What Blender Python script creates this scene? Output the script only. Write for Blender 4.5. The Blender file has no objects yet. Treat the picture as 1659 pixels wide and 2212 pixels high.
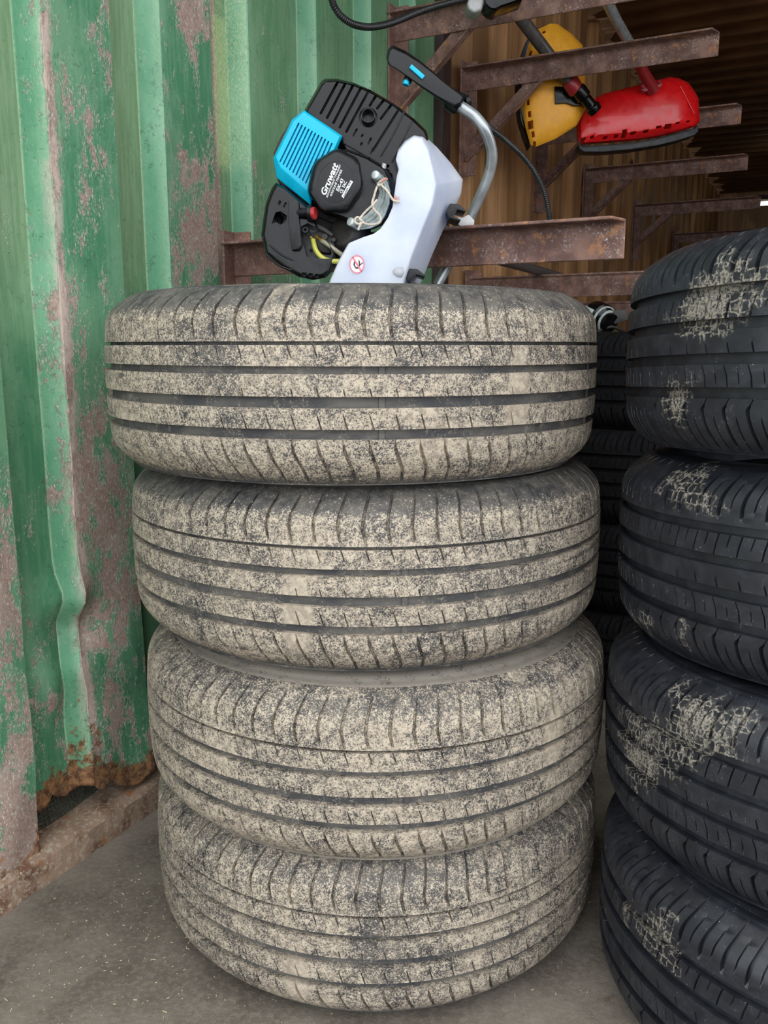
import bpy, bmesh, math, random
import numpy as np
from mathutils import Vector, Matrix, noise as mnoise

random.seed(7)
rng = np.random.default_rng(7)
SC = bpy.context.scene
COL = SC.collection
PI = math.pi

# ------------------------------------------------------------------ camera
FPX = 1850.0
PITCH = math.radians(10.9)
CAMZ = 0.765
cam_data = bpy.data.cameras.new('camera')
cam = bpy.data.objects.new('camera', cam_data)
COL.objects.link(cam)
cam.location = (0, 0, CAMZ)
cam.rotation_euler = (math.radians(90) - PITCH, 0, 0)
cam_data.sensor_fit = 'VERTICAL'
cam_data.sensor_height = 24.0
cam_data.lens = FPX * 24.0 / 2212.0
cam_data.clip_start = 0.02
cam_data.clip_end = 100
SC.camera = cam

# ------------------------------------------------------------------ light: overcast sky seen through the open side behind the camera
world = bpy.data.worlds.new('overcast_sky')
SC.world = world
world.use_nodes = True
wn = world.node_tree
wn.nodes.clear()
w_out = wn.nodes.new('ShaderNodeOutputWorld')
w_bg = wn.nodes.new('ShaderNodeBackground')
w_tc = wn.nodes.new('ShaderNodeTexCoord')
w_sep = wn.nodes.new('ShaderNodeSeparateXYZ')
w_ramp = wn.nodes.new('ShaderNodeValToRGB')
w_ramp.color_ramp.elements[0].position = 0.0
w_ramp.color_ramp.elements[0].color = (0.80, 0.84, 0.90, 1)
w_ramp.color_ramp.elements[1].position = 1.0
w_ramp.color_ramp.elements[1].color = (1.0, 1.0, 1.0, 1)
wn.links.new(w_tc.outputs['Generated'], w_sep.inputs[0])
wn.links.new(w_sep.outputs['Z'], w_ramp.inputs[0])
wn.links.new(w_ramp.outputs[0], w_bg.inputs[0])
w_bg.inputs[1].default_value = 1.0
wn.links.new(w_bg.outputs[0], w_out.inputs[0])

SC.view_settings.view_transform = 'Standard'
SC.view_settings.look = 'None'
SC.view_settings.gamma = 1.0
SC.view_settings.use_curve_mapping = False
SC.view_settings.exposure = 1.6

# ------------------------------------------------------------------ geometry frames
TH = math.radians(27.0)
DU = Vector((math.sin(TH), math.cos(TH), 0))       # along the left wall, away from the camera
DN = Vector((math.cos(TH), -math.sin(TH), 0))      # out of the left wall, into the room
P0 = Vector((-0.525, 1.044, 0))


def W(u, v, z):
    return P0 + DU * u + DN * v + Vector((0, 0, z))


cF = Vector((0, math.cos(PITCH), -math.sin(PITCH)))
cU = Vector((0, math.sin(PITCH), math.cos(PITCH)))


def at(px, py, Y):
    """world point seen at photo pixel (px, py) lying at depth Y"""
    r = cF + Vector((1, 0, 0)) * ((px - 829.5) / FPX) + cU * ((1106 - py) / FPX)
    return Vector((0, 0, CAMZ)) + r * (Y / r.y)


# ------------------------------------------------------------------ node helpers
class G:
    def __init__(self, name):
        self.m = bpy.data.materials.new(name)
        self.m.use_nodes = True
        self.t = self.m.node_tree
        self.t.nodes.clear()
        self.out = self.t.nodes.new('ShaderNodeOutputMaterial')
        self.b = self.t.nodes.new('ShaderNodeBsdfPrincipled')
        self.t.links.new(self.b.outputs[0], self.out.inputs[0])

    def put(self, sock, v):
        if v is None:
            return
        if isinstance(v, bpy.types.NodeSocket):
            self.t.links.new(v, sock)
        elif isinstance(v, (tuple, list)) and len(v) == 3 and sock.type == 'RGBA':
            sock.default_value = (*v, 1)
        else:
            sock.default_value = v

    def set(self, **k):
        names = dict(base='Base Color', rough='Roughness', metal='Metallic', normal='Normal', spec='Specular IOR Level',
                     coat='Coat Weight', sss='Subsurface Weight', emit='Emission Color', estr='Emission Strength',
                     alpha='Alpha', trans='Transmission Weight')
        for a, v in k.items():
            self.put(self.b.inputs[names[a]], v)
        return self.m

    def obj(self):
        return self.t.nodes.new('ShaderNodeTexCoord').outputs['Object']

    def mp(self, vec, scale=(1, 1, 1), loc=(0, 0, 0), rot=(0, 0, 0)):
        n = self.t.nodes.new('ShaderNodeMapping')
        self.put(n.inputs[0], vec)
        n.inputs['Scale'].default_value = scale
        n.inputs['Location'].default_value = loc
        n.inputs['Rotation'].default_value = rot
        return n.outputs[0]

    def attr(self, name, kind='GEOMETRY', out='Fac'):
        n = self.t.nodes.new('ShaderNodeAttribute')
        n.attribute_name = name
        n.attribute_type = kind
        return n.outputs[out]

    def noise(self, vec, scale, detail=2, rough=0.5, out='Fac', dist=0):
        n = self.t.nodes.new('ShaderNodeTexNoise')
        self.put(n.inputs['Vector'], vec)
        n.inputs['Scale'].default_value = scale
        n.inputs['Detail'].default_value = detail
        n.inputs['Roughness'].default_value = rough
        n.inputs['Distortion'].default_value = dist
        return n.outputs[out]

    def vor(self, vec, scale, feature='F1', out='Distance', rand=1.0):
        n = self.t.nodes.new('ShaderNodeTexVoronoi')
        n.feature = feature
        self.put(n.inputs['Vector'], vec)
        n.inputs['Scale'].default_value = scale
        n.inputs['Randomness'].default_value = rand
        return n.outputs[out]

    def ma(self, op, a, b=0.0, c=None, clamp=False):
        n = self.t.nodes.new('ShaderNodeMath')
        n.operation = op
        n.use_clamp = clamp
        self.put(n.inputs[0], a)
        self.put(n.inputs[1], b)
        if c is not None:
            self.put(n.inputs[2], c)
        return n.outputs[0]

    def vm(self, op, a, b):
        n = self.t.nodes.new('ShaderNodeVectorMath')
        n.operation = op
        self.put(n.inputs[0], a)
        self.put(n.inputs[1], b)
        return n.outputs[0]

    def ss(self, v, lo, hi, a=0.0, b=1.0):
        n = self.t.nodes.new('ShaderNodeMapRange')
        n.interpolation_type = 'SMOOTHSTEP'
        self.put(n.inputs['Value'], v)
        self.put(n.inputs['From Min'], lo)
        self.put(n.inputs['From Max'], hi)
        n.inputs['To Min'].default_value = a
        n.inputs['To Max'].default_value = b
        return n.outputs[0]

    def mix(self, f, a, b):
        n = self.t.nodes.new('ShaderNodeMix')
        n.data_type = 'RGBA'
        self.put(n.inputs[0], f)
        self.put(n.inputs[6], a)
        self.put(n.inputs[7], b)
        return n.outputs[2]

    def fmix(self, f, a, b):
        n = self.t.nodes.new('ShaderNodeMix')
        n.data_type = 'FLOAT'
        self.put(n.inputs[0], f)
        self.put(n.inputs[2], a)
        self.put(n.inputs[3], b)
        return n.outputs[0]

    def sep(self, v):
        n = self.t.nodes.new('ShaderNodeSeparateXYZ')
        self.put(n.inputs[0], v)
        return n.outputs

    def bump(self, h, strength=0.5, dist=0.001, normal=None):
        n = self.t.nodes.new('ShaderNodeBump')
        n.inputs['Strength'].default_value = strength
        n.inputs['Distance'].default_value = dist
        self.put(n.inputs['Height'], h)
        self.put(n.inputs['Normal'], normal)
        return n.outputs[0]


# ------------------------------------------------------------------ materials
def mat_plain(name, base, rough=0.5, metal=0.0, speck=0.0, speck_col=(0.6, 0.6, 0.6), nscale=60, var=0.15, spec=0.5, bstr=0.15, coat=0.0):
    g = G(name)
    o = g.obj()
    n = g.noise(o, nscale, 5, 0.6)
    f = g.ss(n, 0.3, 0.7)
    dark = tuple(c * (1 - var) for c in base)
    lite = tuple(min(1, c * (1 + var)) for c in base)
    c = g.mix(f, dark, lite)
    if speck > 0:
        s = g.noise(o, 900, 3, 0.7)
        patch = g.noise(o, 25, 3, 0.6)
        k = g.ma('MULTIPLY', g.ss(s, 0.64, 0.72), g.ss(patch, 0.45, 0.7, 0, speck))
        c = g.mix(k, c, speck_col)
    return g.set(base=c, rough=g.fmix(f, max(0, rough - 0.08), min(1, rough + 0.1)), metal=metal, spec=spec, coat=coat,
                 normal=g.bump(g.noise(o, 250, 3), bstr, 0.0006))


def mat_dusty_rubber():
    g = G('dusty_rubber')
    o = g.obj()
    s = g.attr('seed', 'OBJECT')
    dust = g.attr('dust', 'OBJECT')
    p = g.vm('ADD', o, g.ma('MULTIPLY', s, 3.7))
    z = g.ma('SUBTRACT', g.sep(o)[2], g.attr('half', 'OBJECT'))
    fine = g.noise(p, 560, 3, 0.65, dist=1.0)
    fine2 = g.noise(p, 130, 4, 0.7)
    mid = g.noise(p, 26, 5, 0.65)
    low = g.noise(p, 7, 3, 0.6)
    # how much dust sits here
    lvl = g.ma('ADD', g.ma('MULTIPLY', g.ma('SUBTRACT', mid, 0.5), 0.42), g.ma('MULTIPLY', g.ma('SUBTRACT', low, 0.5), 0.40))
    lvl = g.ma('ADD', lvl, dust)
    edge = g.ma('ADD', g.ma('MAXIMUM', z, g.ma('MULTIPLY', g.ma('ADD', z, 0.018), -1.0)), g.ma('MULTIPLY', g.ma('SUBTRACT', mid, 0.5), 0.03))
    rubbed = g.ss(edge, 0.068, 0.084)
    lvl = g.ma('SUBTRACT', lvl, g.ma('MULTIPLY', rubbed, g.attr('rub', 'OBJECT')))
    # scuffed, wiped bands running round the tyre
    st = g.noise(g.mp(p, (9, 9, 190)), 1.0, 4, 0.6)
    scuff = g.ma('MULTIPLY', g.ss(st, 0.50, 0.62), g.ss(low, 0.52, 0.62))
    lvl = g.ma('SUBTRACT', lvl, g.ma('MULTIPLY', scuff, 0.14))
    # one smooth caked patch and one wiped patch per tyre
    def spot(nm, rx, rz):
        q = g.vm('MULTIPLY', g.vm('SUBTRACT', o, g.attr(nm, 'OBJECT', 'Vector')), (1 / rx, 1 / rx, 1 / rz))
        n_ = g.t.nodes.new('ShaderNodeVectorMath')
        n_.operation = 'LENGTH'
        g.put(n_.inputs[0], q)
        d_ = g.ma('ADD', n_.outputs['Value'], g.ma('MULTIPLY', g.ma('SUBTRACT', mid, 0.5), 1.5))
        return g.ss(d_, 0.55, 1.0, 1, 0)
    cake = spot('cake', 0.020, 0.060)
    wipe = spot('wipe', 0.055, 0.075)
    lvl = g.ma('SUBTRACT', lvl, g.ma('MULTIPLY', wipe, g.attr('wiped', 'OBJECT')))
    thr = g.ma('SUBTRACT', 0.98, lvl)
    v = g.ma('ADD', g.ma('MULTIPLY', g.ma('SUBTRACT', fine, 0.5), 2.0), g.ma('MULTIPLY', fine2, 0.5))
    v = g.ma('ADD', v, 0.25)
    m = g.ss(v, g.ma('SUBTRACT', thr, 0.085), g.ma('ADD', thr, 0.085))
    thick = g.ma('MULTIPLY', g.ss(low, 0.60, 0.68), g.ss(mid, 0.50, 0.60))
    m2 = g.ma('MAXIMUM', m, g.ma('MULTIPLY', g.ma('MAXIMUM', g.ma('MULTIPLY', thick, 0.6), cake), 0.85))
    tan = g.mix(g.ss(fine2, 0.35, 0.65), (0.35, 0.295, 0.228), (0.53, 0.455, 0.352))
    rub = g.mix(g.ss(fine2, 0.35, 0.7), (0.040, 0.041, 0.044), (0.105, 0.100, 0.092))
    veil = g.mix(g.ma('MULTIPLY', g.ss(mid, 0.38, 0.62), 0.5), rub, (0.17, 0.155, 0.13))
    c = g.mix(m2, veil, tan)
    c = g.mix(g.ma('MULTIPLY', g.ss(g.noise(p, 900, 1, 0.5), 0.68, 0.74), g.ma('MULTIPLY', m, 0.7)), c, (0.68, 0.60, 0.48))
    return g.set(base=c, rough=g.fmix(m2, 0.55, 0.95), spec=0.4, normal=g.bump(m2, 0.35, 0.0005))


def mat_groove_rubber():
    g = G('groove_rubber')
    o = g.obj()
    s = g.attr('seed', 'OBJECT')
    z_ = g.ma('ABSOLUTE', g.ma('SUBTRACT', g.sep(o)[2], 0.1))
    dust = g.fmix(g.ss(z_, 0.088, 0.096), 0.5, g.attr('dust', 'OBJECT'))
    p = g.vm('ADD', o, g.ma('MULTIPLY', s, 3.7))
    n = g.noise(p, 60, 5, 0.7)
    f = g.noise(p, 500, 3, 0.6)
    low = g.noise(g.mp(p, (1, 1, 3)), 14, 4, 0.6)
    v = g.ma('ADD', g.ma('MULTIPLY', n, 0.55), g.ma('MULTIPLY', f, 0.45))
    k = g.ss(g.ma('ADD', v, g.ma('MULTIPLY', g.ma('SUBTRACT', dust, 0.5), 0.22)), 0.52, 0.66)
    veil = g.mix(g.ss(low, 0.35, 0.65), (0.050, 0.051, 0.055), (0.125, 0.118, 0.105))
    c = g.mix(g.ma('MULTIPLY', k, 0.65), veil, (0.36, 0.32, 0.26))
    return g.set(base=c, rough=0.7, spec=0.4, normal=g.bump(n, 0.3, 0.0006))


def mat_black_rubber():
    g = G('black_rubber_with_mud')
    o = g.obj()
    s = g.attr('seed', 'OBJECT')
    mud = g.attr('mud', 'OBJECT')
    p = g.vm('ADD', o, g.ma('MULTIPLY', s, 5.3))
    low = g.noise(p, 9, 3, 0.55)
    mid = g.noise(p, 45, 5, 0.65)
    fine = g.noise(p, 380, 3, 0.65)
    wob = g.vm('ADD', p, g.vm('MULTIPLY', g.noise(p, 90, 2, 0.5, out='Color'), (0.006, 0.006, 0.006)))
    cell = g.vor(wob, 112, 'DISTANCE_TO_EDGE', rand=0.35)
    net = g.ss(cell, 0.04, 0.14, 1, 0)
    sp = None
    for nm, rx, rz in (('mud_a', 0.15, 0.055), ('mud_b', 0.13, 0.06)):
        q = g.vm('MULTIPLY', g.vm('SUBTRACT', o, g.attr(nm, 'OBJECT', 'Vector')), (1 / rx, 1 / rx, 1 / rz))
        n_ = g.t.nodes.new('ShaderNodeVectorMath')
        n_.operation = 'LENGTH'
        g.put(n_.inputs[0], q)
        s1 = g.ss(n_.outputs['Value'], 0.2, 1.1, 0.19, 0)
        sp = s1 if sp is None else g.ma('MAXIMUM', sp, s1)
    mud = g.ma('ADD', mud, sp)
    where = g.ss(g.ma('ADD', g.ma('ADD', low, g.ma('MULTIPLY', g.ma('SUBTRACT', mid, 0.5), 0.35)), mud), 0.60, 0.68)
    core = g.ss(g.ma('ADD', g.ma('ADD', low, g.ma('MULTIPLY', g.ma('SUBTRACT', mid, 0.5), 0.6)), mud), 0.70, 0.80)
    brk = g.ss(fine, 0.36, 0.58)
    k = g.ma('MULTIPLY', where, g.ma('MAXIMUM', net, core))
    k = g.ma('MULTIPLY', k, brk)
    speck = g.ma('MULTIPLY', g.ss(g.noise(p, 900, 1, 0.5), 0.74, 0.78), g.ss(mid, 0.45, 0.6))
    rub = g.mix(g.ss(mid, 0.35, 0.7), (0.011, 0.0125, 0.017), (0.024, 0.027, 0.034))
    c = g.mix(g.ma('MULTIPLY', k, 0.8), rub, (0.33, 0.30, 0.24))
    c = g.mix(speck, c, (0.6, 0.58, 0.52))
    return g.set(base=c, rough=g.fmix(k, 0.42, 0.9), spec=0.5, normal=g.bump(g.ma('ADD', k, g.ma('MULTIPLY', mid, 0.5)), 0.25, 0.0006))


def mat_green_paint():
    g = G('peeling_green_paint')
    o = g.obj()
    peel = g.attr('peel')
    yel = g.attr('yellow')
    rust = g.attr('rust')
    olive = g.attr('olive')
    p = g.mp(o, (1, 1, 0.42))
    wob = g.noise(o, 40, 4, 0.6, out='Color')
    pw = g.vm('ADD', p, g.vm('MULTIPLY', wob, (0.02, 0.02, 0.02)))
    n1 = g.ma('ADD', g.ma('MULTIPLY', g.noise(pw, 13, 9, 0.68), 0.62), g.ma('MULTIPLY', g.noise(pw, 48, 6, 0.65), 0.38))
    fine = g.noise(o, 160, 5, 0.7)
    fine3 = g.noise(g.mp(o, (1, 1, 0.45)), 420, 4, 0.7)
    streak = g.noise(g.mp(o, (1, 1, 0.07)), 150, 4, 0.65)
    tone = g.noise(g.mp(o, (1, 1, 0.6)), 9, 6, 0.62)
    v = g.ma('ADD', g.ma('ADD', n1, g.ma('MULTIPLY', g.ma('SUBTRACT', fine, 0.5), 0.14)), peel)
    bare = g.ss(v, 0.560, 0.572)
    rim = g.ma('MULTIPLY', g.ss(v, 0.528, 0.552), g.ss(v, 0.566, 0.582, 1, 0))
    teal = g.attr('teal')
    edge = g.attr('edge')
    green = g.mix(g.ss(tone, 0.40, 0.60), (0.070, 0.245, 0.125), (0.150, 0.335, 0.190))
    green = g.mix(g.ma('MULTIPLY', g.ss(streak, 0.45, 0.62), 0.35), green, (0.20, 0.38, 0.235))
    green = g.mix(olive, green, g.mix(g.ss(streak, 0.4, 0.6), (0.195, 0.300, 0.150), (0.25, 0.36, 0.200)))
    green = g.mix(teal, green, g.mix(g.ss(tone, 0.4, 0.6), (0.120, 0.355, 0.200), (0.205, 0.46, 0.285)))
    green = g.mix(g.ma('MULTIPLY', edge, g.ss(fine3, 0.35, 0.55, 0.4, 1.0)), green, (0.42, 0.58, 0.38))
    # lifting flakes: dark ragged flecks with a pale lip
    fl_ = g.noise(g.vm('ADD', o, g.vm('MULTIPLY', wob, (0.012, 0.012, 0.012))), 105, 5, 0.72)
    ck = g.ma('MULTIPLY', g.ss(fl_, 0.585, 0.60), g.ss(g.noise(o, 16, 4, 0.6), 0.44, 0.58))
    ck = g.ma('MULTIPLY', ck, g.ss(fl_, 0.625, 0.64, 1, 0))
    green = g.mix(g.ma('MULTIPLY', ck, g.ma('SUBTRACT', 0.75, g.ma('MULTIPLY', olive, 0.5))), green, (0.055, 0.115, 0.065))
    brown = g.mix(g.ss(fine, 0.3, 0.7), (0.28, 0.19, 0.155), (0.42, 0.31, 0.26))
    brown = g.mix(g.ss(g.noise(o, 30, 5, 0.6), 0.45, 0.75), brown, (0.40, 0.33, 0.28))
    c = g.mix(bare, green, brown)
    chip = g.ma('MULTIPLY', rim, g.ss(fine3, 0.42, 0.58))
    c = g.mix(g.ma('MULTIPLY', chip, 0.8), c, (0.55, 0.62, 0.47))
    dots = g.ma('MULTIPLY', g.ss(fine3, 0.57, 0.63), g.ss(g.ma('ADD', n1, g.ma('MULTIPLY', peel, 0.8)), 0.47, 0.56))
    c = g.mix(g.ma('MULTIPLY', dots, 0.85), c, (0.66, 0.68, 0.56))
    dk = g.ma('MULTIPLY', g.ss(g.noise(o, 210, 4, 0.7), 0.64, 0.70), g.ss(n1, 0.45, 0.6))
    c = g.mix(g.ma('MULTIPLY', dk, 0.8), c, (0.06, 0.05, 0.035))
    cl = g.ma('MULTIPLY', g.attr('chip'), g.ss(g.noise(g.mp(o, (1, 1, 0.25)), 34, 6, 0.75), 0.47, 0.56))
    c = g.mix(g.ma('MULTIPLY', cl, g.ss(fine3, 0.30, 0.5, 0.3, 0.95)), c, (0.60, 0.49, 0.42))
    # yellow green over-spray
    ycol = g.mix(g.ss(fine, 0.35, 0.65), (0.44, 0.58, 0.24), (0.68, 0.78, 0.42))
    yk = g.ma('MULTIPLY', yel, g.ss(g.ma('ADD', fine3, yel), 0.85, 1.10))
    c = g.mix(g.ma('MULTIPLY', yk, 0.9), c, ycol)
    # rust
    rsp = g.ma('MULTIPLY', g.ss(g.noise(o, 38, 4, 0.65), 0.69, 0.74), g.ss(fine, 0.4, 0.6))
    rk = g.ma('MAXIMUM', g.ss(g.ma('ADD', g.ma('MULTIPLY', rust, 1.0), g.ma('MULTIPLY', g.ma('SUBTRACT', g.noise(o, 48, 8, 0.75), 0.5), 2.2)), 0.42, 0.62), g.ma('MULTIPLY', rsp, 0.8))
    rcol = g.mix(g.ss(g.noise(o, 90, 5, 0.7), 0.35, 0.65), (0.085, 0.038, 0.02), (0.33, 0.17, 0.075))
    rcol = g.mix(g.ss(fine3, 0.58, 0.7), rcol, (0.42, 0.33, 0.24))
    c = g.mix(rk, c, rcol)
    h = g.ma('ADD', g.ma('MULTIPLY', bare, -1.0), g.ma('MULTIPLY', fine, 0.8))
    h = g.ma('ADD', h, g.ma('MULTIPLY', chip, 0.8))
    return g.set(base=c, rough=g.fmix(bare, 0.42, 0.75), spec=0.45, normal=g.bump(h, 0.75, 0.0012))


def mat_brown_panel():
    g = G('brown_primer_steel')
    o = g.obj()
    p = g.mp(o, (1, 1, 0.5))
    n1 = g.noise(p, 9, 7, 0.62)
    st = g.noise(g.mp(o, (1, 1, 0.06)), 30, 4, 0.6)
    c = g.mix(g.ss(st, 0.38, 0.62), (0.34, 0.175, 0.075), (0.52, 0.29, 0.13))
    c = g.mix(g.ma('MULTIPLY', g.ss(g.noise(o, 4, 3, 0.5), 0.5, 0.65), 0.6), c, (0.22, 0.125, 0.065))
    c = g.mix(g.ss(n1, 0.66, 0.69), c, (0.055, 0.035, 0.028))
    c = g.mix(g.ma('MULTIPLY', g.ss(g.noise(o, 80, 4, 0.7), 0.66, 0.7), 0.6), c, (0.42, 0.30, 0.2))
    return g.set(base=c, rough=0.5, spec=0.4, normal=g.bump(n1, 0.3, 0.001))


def mat_rusty_beam():
    g = G('rust_brown_steel')
    o = g.obj()
    n = g.noise(g.mp(o, (1, 1, 1)), 22, 6, 0.65)
    f = g.noise(o, 260, 4, 0.75)
    c = g.mix(g.ss(n, 0.35, 0.68), (0.13, 0.068, 0.054), (0.29, 0.165, 0.125))
    c = g.mix(g.ss(g.noise(o, 30, 5, 0.7), 0.56, 0.66), c, (0.40, 0.18, 0.08))
    k = g.ma('MULTIPLY', g.ss(f, 0.54, 0.64), g.ss(g.noise(o, 16, 3, 0.6), 0.42, 0.60))
    c = g.mix(g.ma('MULTIPLY', k, 0.85), c, (0.58, 0.55, 0.56))
    return g.set(base=c, rough=g.fmix(k, 0.62, 0.35), metal=g.ma('MULTIPLY', k, 0.5), spec=0.4, normal=g.bump(g.ma('ADD', f, n), 0.35, 0.0006))


def mat_floor():
    g = G('dirty_concrete')
    o = g.obj()
    n = g.noise(o, 5, 8, 0.62)
    f = g.noise(o, 120, 6, 0.7)
    c = g.mix(g.ss(n, 0.32, 0.68), (0.110, 0.094, 0.076), (0.235, 0.208, 0.172))
    c = g.mix(g.ma('MULTIPLY', g.ss(f, 0.45, 0.66), 0.4), c, (0.31, 0.275, 0.225))
    c = g.mix(g.ma('MULTIPLY', g.ss(g.noise(o, 120, 4, 0.7), 0.60, 0.70), 0.4), c, (0.095, 0.084, 0.070))
    c = g.mix(g.ma('MULTIPLY', g.ss(g.noise(o, 42, 5, 0.7), 0.60, 0.66), 0.6), c, (0.12, 0.075, 0.05))
    c = g.mix(g.ma('MULTIPLY', g.ss(g.noise(o, 11, 5, 0.6), 0.60, 0.68), 0.6), c, (0.085, 0.075, 0.062))
    g2 = g.ma('MULTIPLY', g.ss(g.noise(o, 500, 2, 0.6), 0.66, 0.71), g.ss(g.noise(o, 9, 4, 0.6), 0.46, 0.62))
    c = g.mix(g.ma('MULTIPLY', g2, 0.8), c, (0.62, 0.54, 0.36))
    return g.set(base=c, rough=0.85, spec=0.25, normal=g.bump(g.ma('ADD', f, n), 0.7, 0.002))


def mat_sill():
    g = G('rusty_dusty_sill')
    o = g.obj()
    n = g.noise(o, 18, 7, 0.65)
    f = g.noise(o, 140, 5, 0.7)
    c = g.mix(g.ss(n, 0.36, 0.60), (0.15, 0.075, 0.042), (0.31, 0.215, 0.150))
    c = g.mix(g.ss(f, 0.50, 0.62), c, (0.40, 0.33, 0.255))
    c = g.mix(g.ss(g.noise(o, 35, 4, 0.6), 0.62, 0.68), c, (0.30, 0.13, 0.05))
    return g.set(base=c, rough=0.85, normal=g.bump(g.ma('ADD', f, n), 0.6, 0.0015))


def mat_tank():
    g = G('milky_plastic')
    o = g.obj()
    n = g.noise(o, 18, 3, 0.5)
    c = g.mix(g.ss(n, 0.35, 0.65), (0.58, 0.645, 0.80), (0.68, 0.735, 0.86))
    m = g.set(base=c, rough=0.36, spec=0.5, sss=0.7, normal=g.bump(g.noise(o, 200, 2), 0.04, 0.0005))
    g.b.inputs['Subsurface Radius'].default_value = (0.06, 0.065, 0.08)
    g.b.inputs['Subsurface Scale'].default_value = 1.0
    return m


def mat_knurled():
    g = G('ribbed_sidewall_rubber')
    o = g.obj()
    s = g.sep(o)
    ang = g.ma('ARCTAN2', s[1], s[0])
    w = g.ma('SINE', g.ma('MULTIPLY', ang, 1500))
    return g.set(base=(0.035, 0.039, 0.047), rough=0.42, normal=g.bump(w, 0.8, 0.0012))


M = dict(
    dusty=mat_dusty_rubber(), groove=mat_groove_rubber(), black=mat_black_rubber(),
    green=mat_green_paint(), brown=mat_brown_panel(), beam=mat_rusty_beam(), floor=mat_floor(), sill=mat_sill(),
    tank=mat_tank(), knurl=mat_knurled(),
    plastic=mat_plain('black_plastic', (0.0035, 0.0035, 0.004), 0.22, speck=0.25, var=0.3, spec=0.35),
    plastic_matt=mat_plain('matt_black_plastic', (0.007, 0.0075, 0.009), 0.34, speck=0.15, var=0.25, spec=0.35),
    engine=mat_plain('grey_cast_alloy', (0.030, 0.028, 0.025), 0.5, metal=0.3, speck=0.7, var=0.4),
    hole=mat_plain('dark_void_plastic', (0.004, 0.004, 0.004), 0.8, var=0.1),
    cyan=mat_plain('cyan_plastic', (0.0, 0.50, 0.76), 0.42, var=0.06, spec=0.4),
    steel=mat_plain('zinc_steel', (0.62, 0.68, 0.67), 0.30, metal=0.25, var=0.2),
    alu=mat_plain('silver_painted_tube', (0.42, 0.45, 0.46), 0.32, metal=0.55, var=0.12),
    darktube=mat_plain('grey_shaft_tube', (0.15, 0.14, 0.135), 0.4, metal=0.5, var=0.2),
    bracket_alloy=mat_plain('cast_white_alloy', (0.50, 0.50, 0.49), 0.5, metal=0.2, var=0.15),
    yellow=mat_plain('yellow_plastic', (0.95, 0.43, 0.03), 0.45, var=0.08),
    red=mat_plain('red_plastic', (0.80, 0.008, 0.012), 0.3, var=0.08, coat=0.3),
    redpaint=mat_plain('red_painted_tube', (0.32, 0.02, 0.025), 0.35, var=0.15),
    rubberskirt=mat_plain('grey_rubber_skirt', (0.012, 0.013, 0.016), 0.45, var=0.2),
    cord=mat_plain('white_twine', (0.62, 0.55, 0.46), 0.9, var=0.25, nscale=500),
    cordred=mat_plain('reddish_twine', (0.60, 0.30, 0.24), 0.9, var=0.25, nscale=500),
    fuel=mat_plain('yellow_fuel_hose', (0.50, 0.50, 0.08), 0.2, var=0.1, coat=0.4),
    clearhose=mat_plain('cloudy_hose', (0.30, 0.28, 0.20), 0.25, var=0.1, coat=0.4),
    brass=mat_plain('brass_fitting', (0.65, 0.45, 0.10), 0.3, metal=0.9),
    hosemat=mat_plain('black_corrugated_conduit', (0.02, 0.02, 0.021), 0.35, var=0.2),
    white=mat_plain('white_print', (0.80, 0.80, 0.80), 0.5, var=0.03, bstr=0.0),
    pink=mat_plain('pink_red_print', (0.80, 0.20, 0.26), 0.5, var=0.05, bstr=0.0),
    sticker=mat_plain('white_sticker', (0.82, 0.78, 0.80), 0.45, var=0.03, bstr=0.0),
    ink=mat_plain('black_print', (0.03, 0.03, 0.035), 0.5, var=0.05, bstr=0.0),
    redknob=mat_plain('red_primer_plug', (0.45, 0.03, 0.035), 0.35, var=0.1),
    ceiling=mat_plain('dark_brown_roof_sheet', (0.24, 0.125, 0.055), 0.6, var=0.3, nscale=6),
    net=mat_plain('dark_green_mesh_cloth', (0.028, 0.042, 0.030), 0.8, var=0.4),
    straw=mat_plain('pale_straw', (0.55, 0.47, 0.30), 0.8, var=0.3),
    shaded_rubber=mat_plain('shade_dark_rubber', (0.008, 0.008, 0.009), 0.85, var=0.4, spec=0.15),  # rear stack rubber, its colour darkened to stand for deep shade
    black_steel=mat_plain('dark_primer_steel', (0.040, 0.022, 0.019), 0.6, var=0.35, nscale=30),
)


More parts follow.
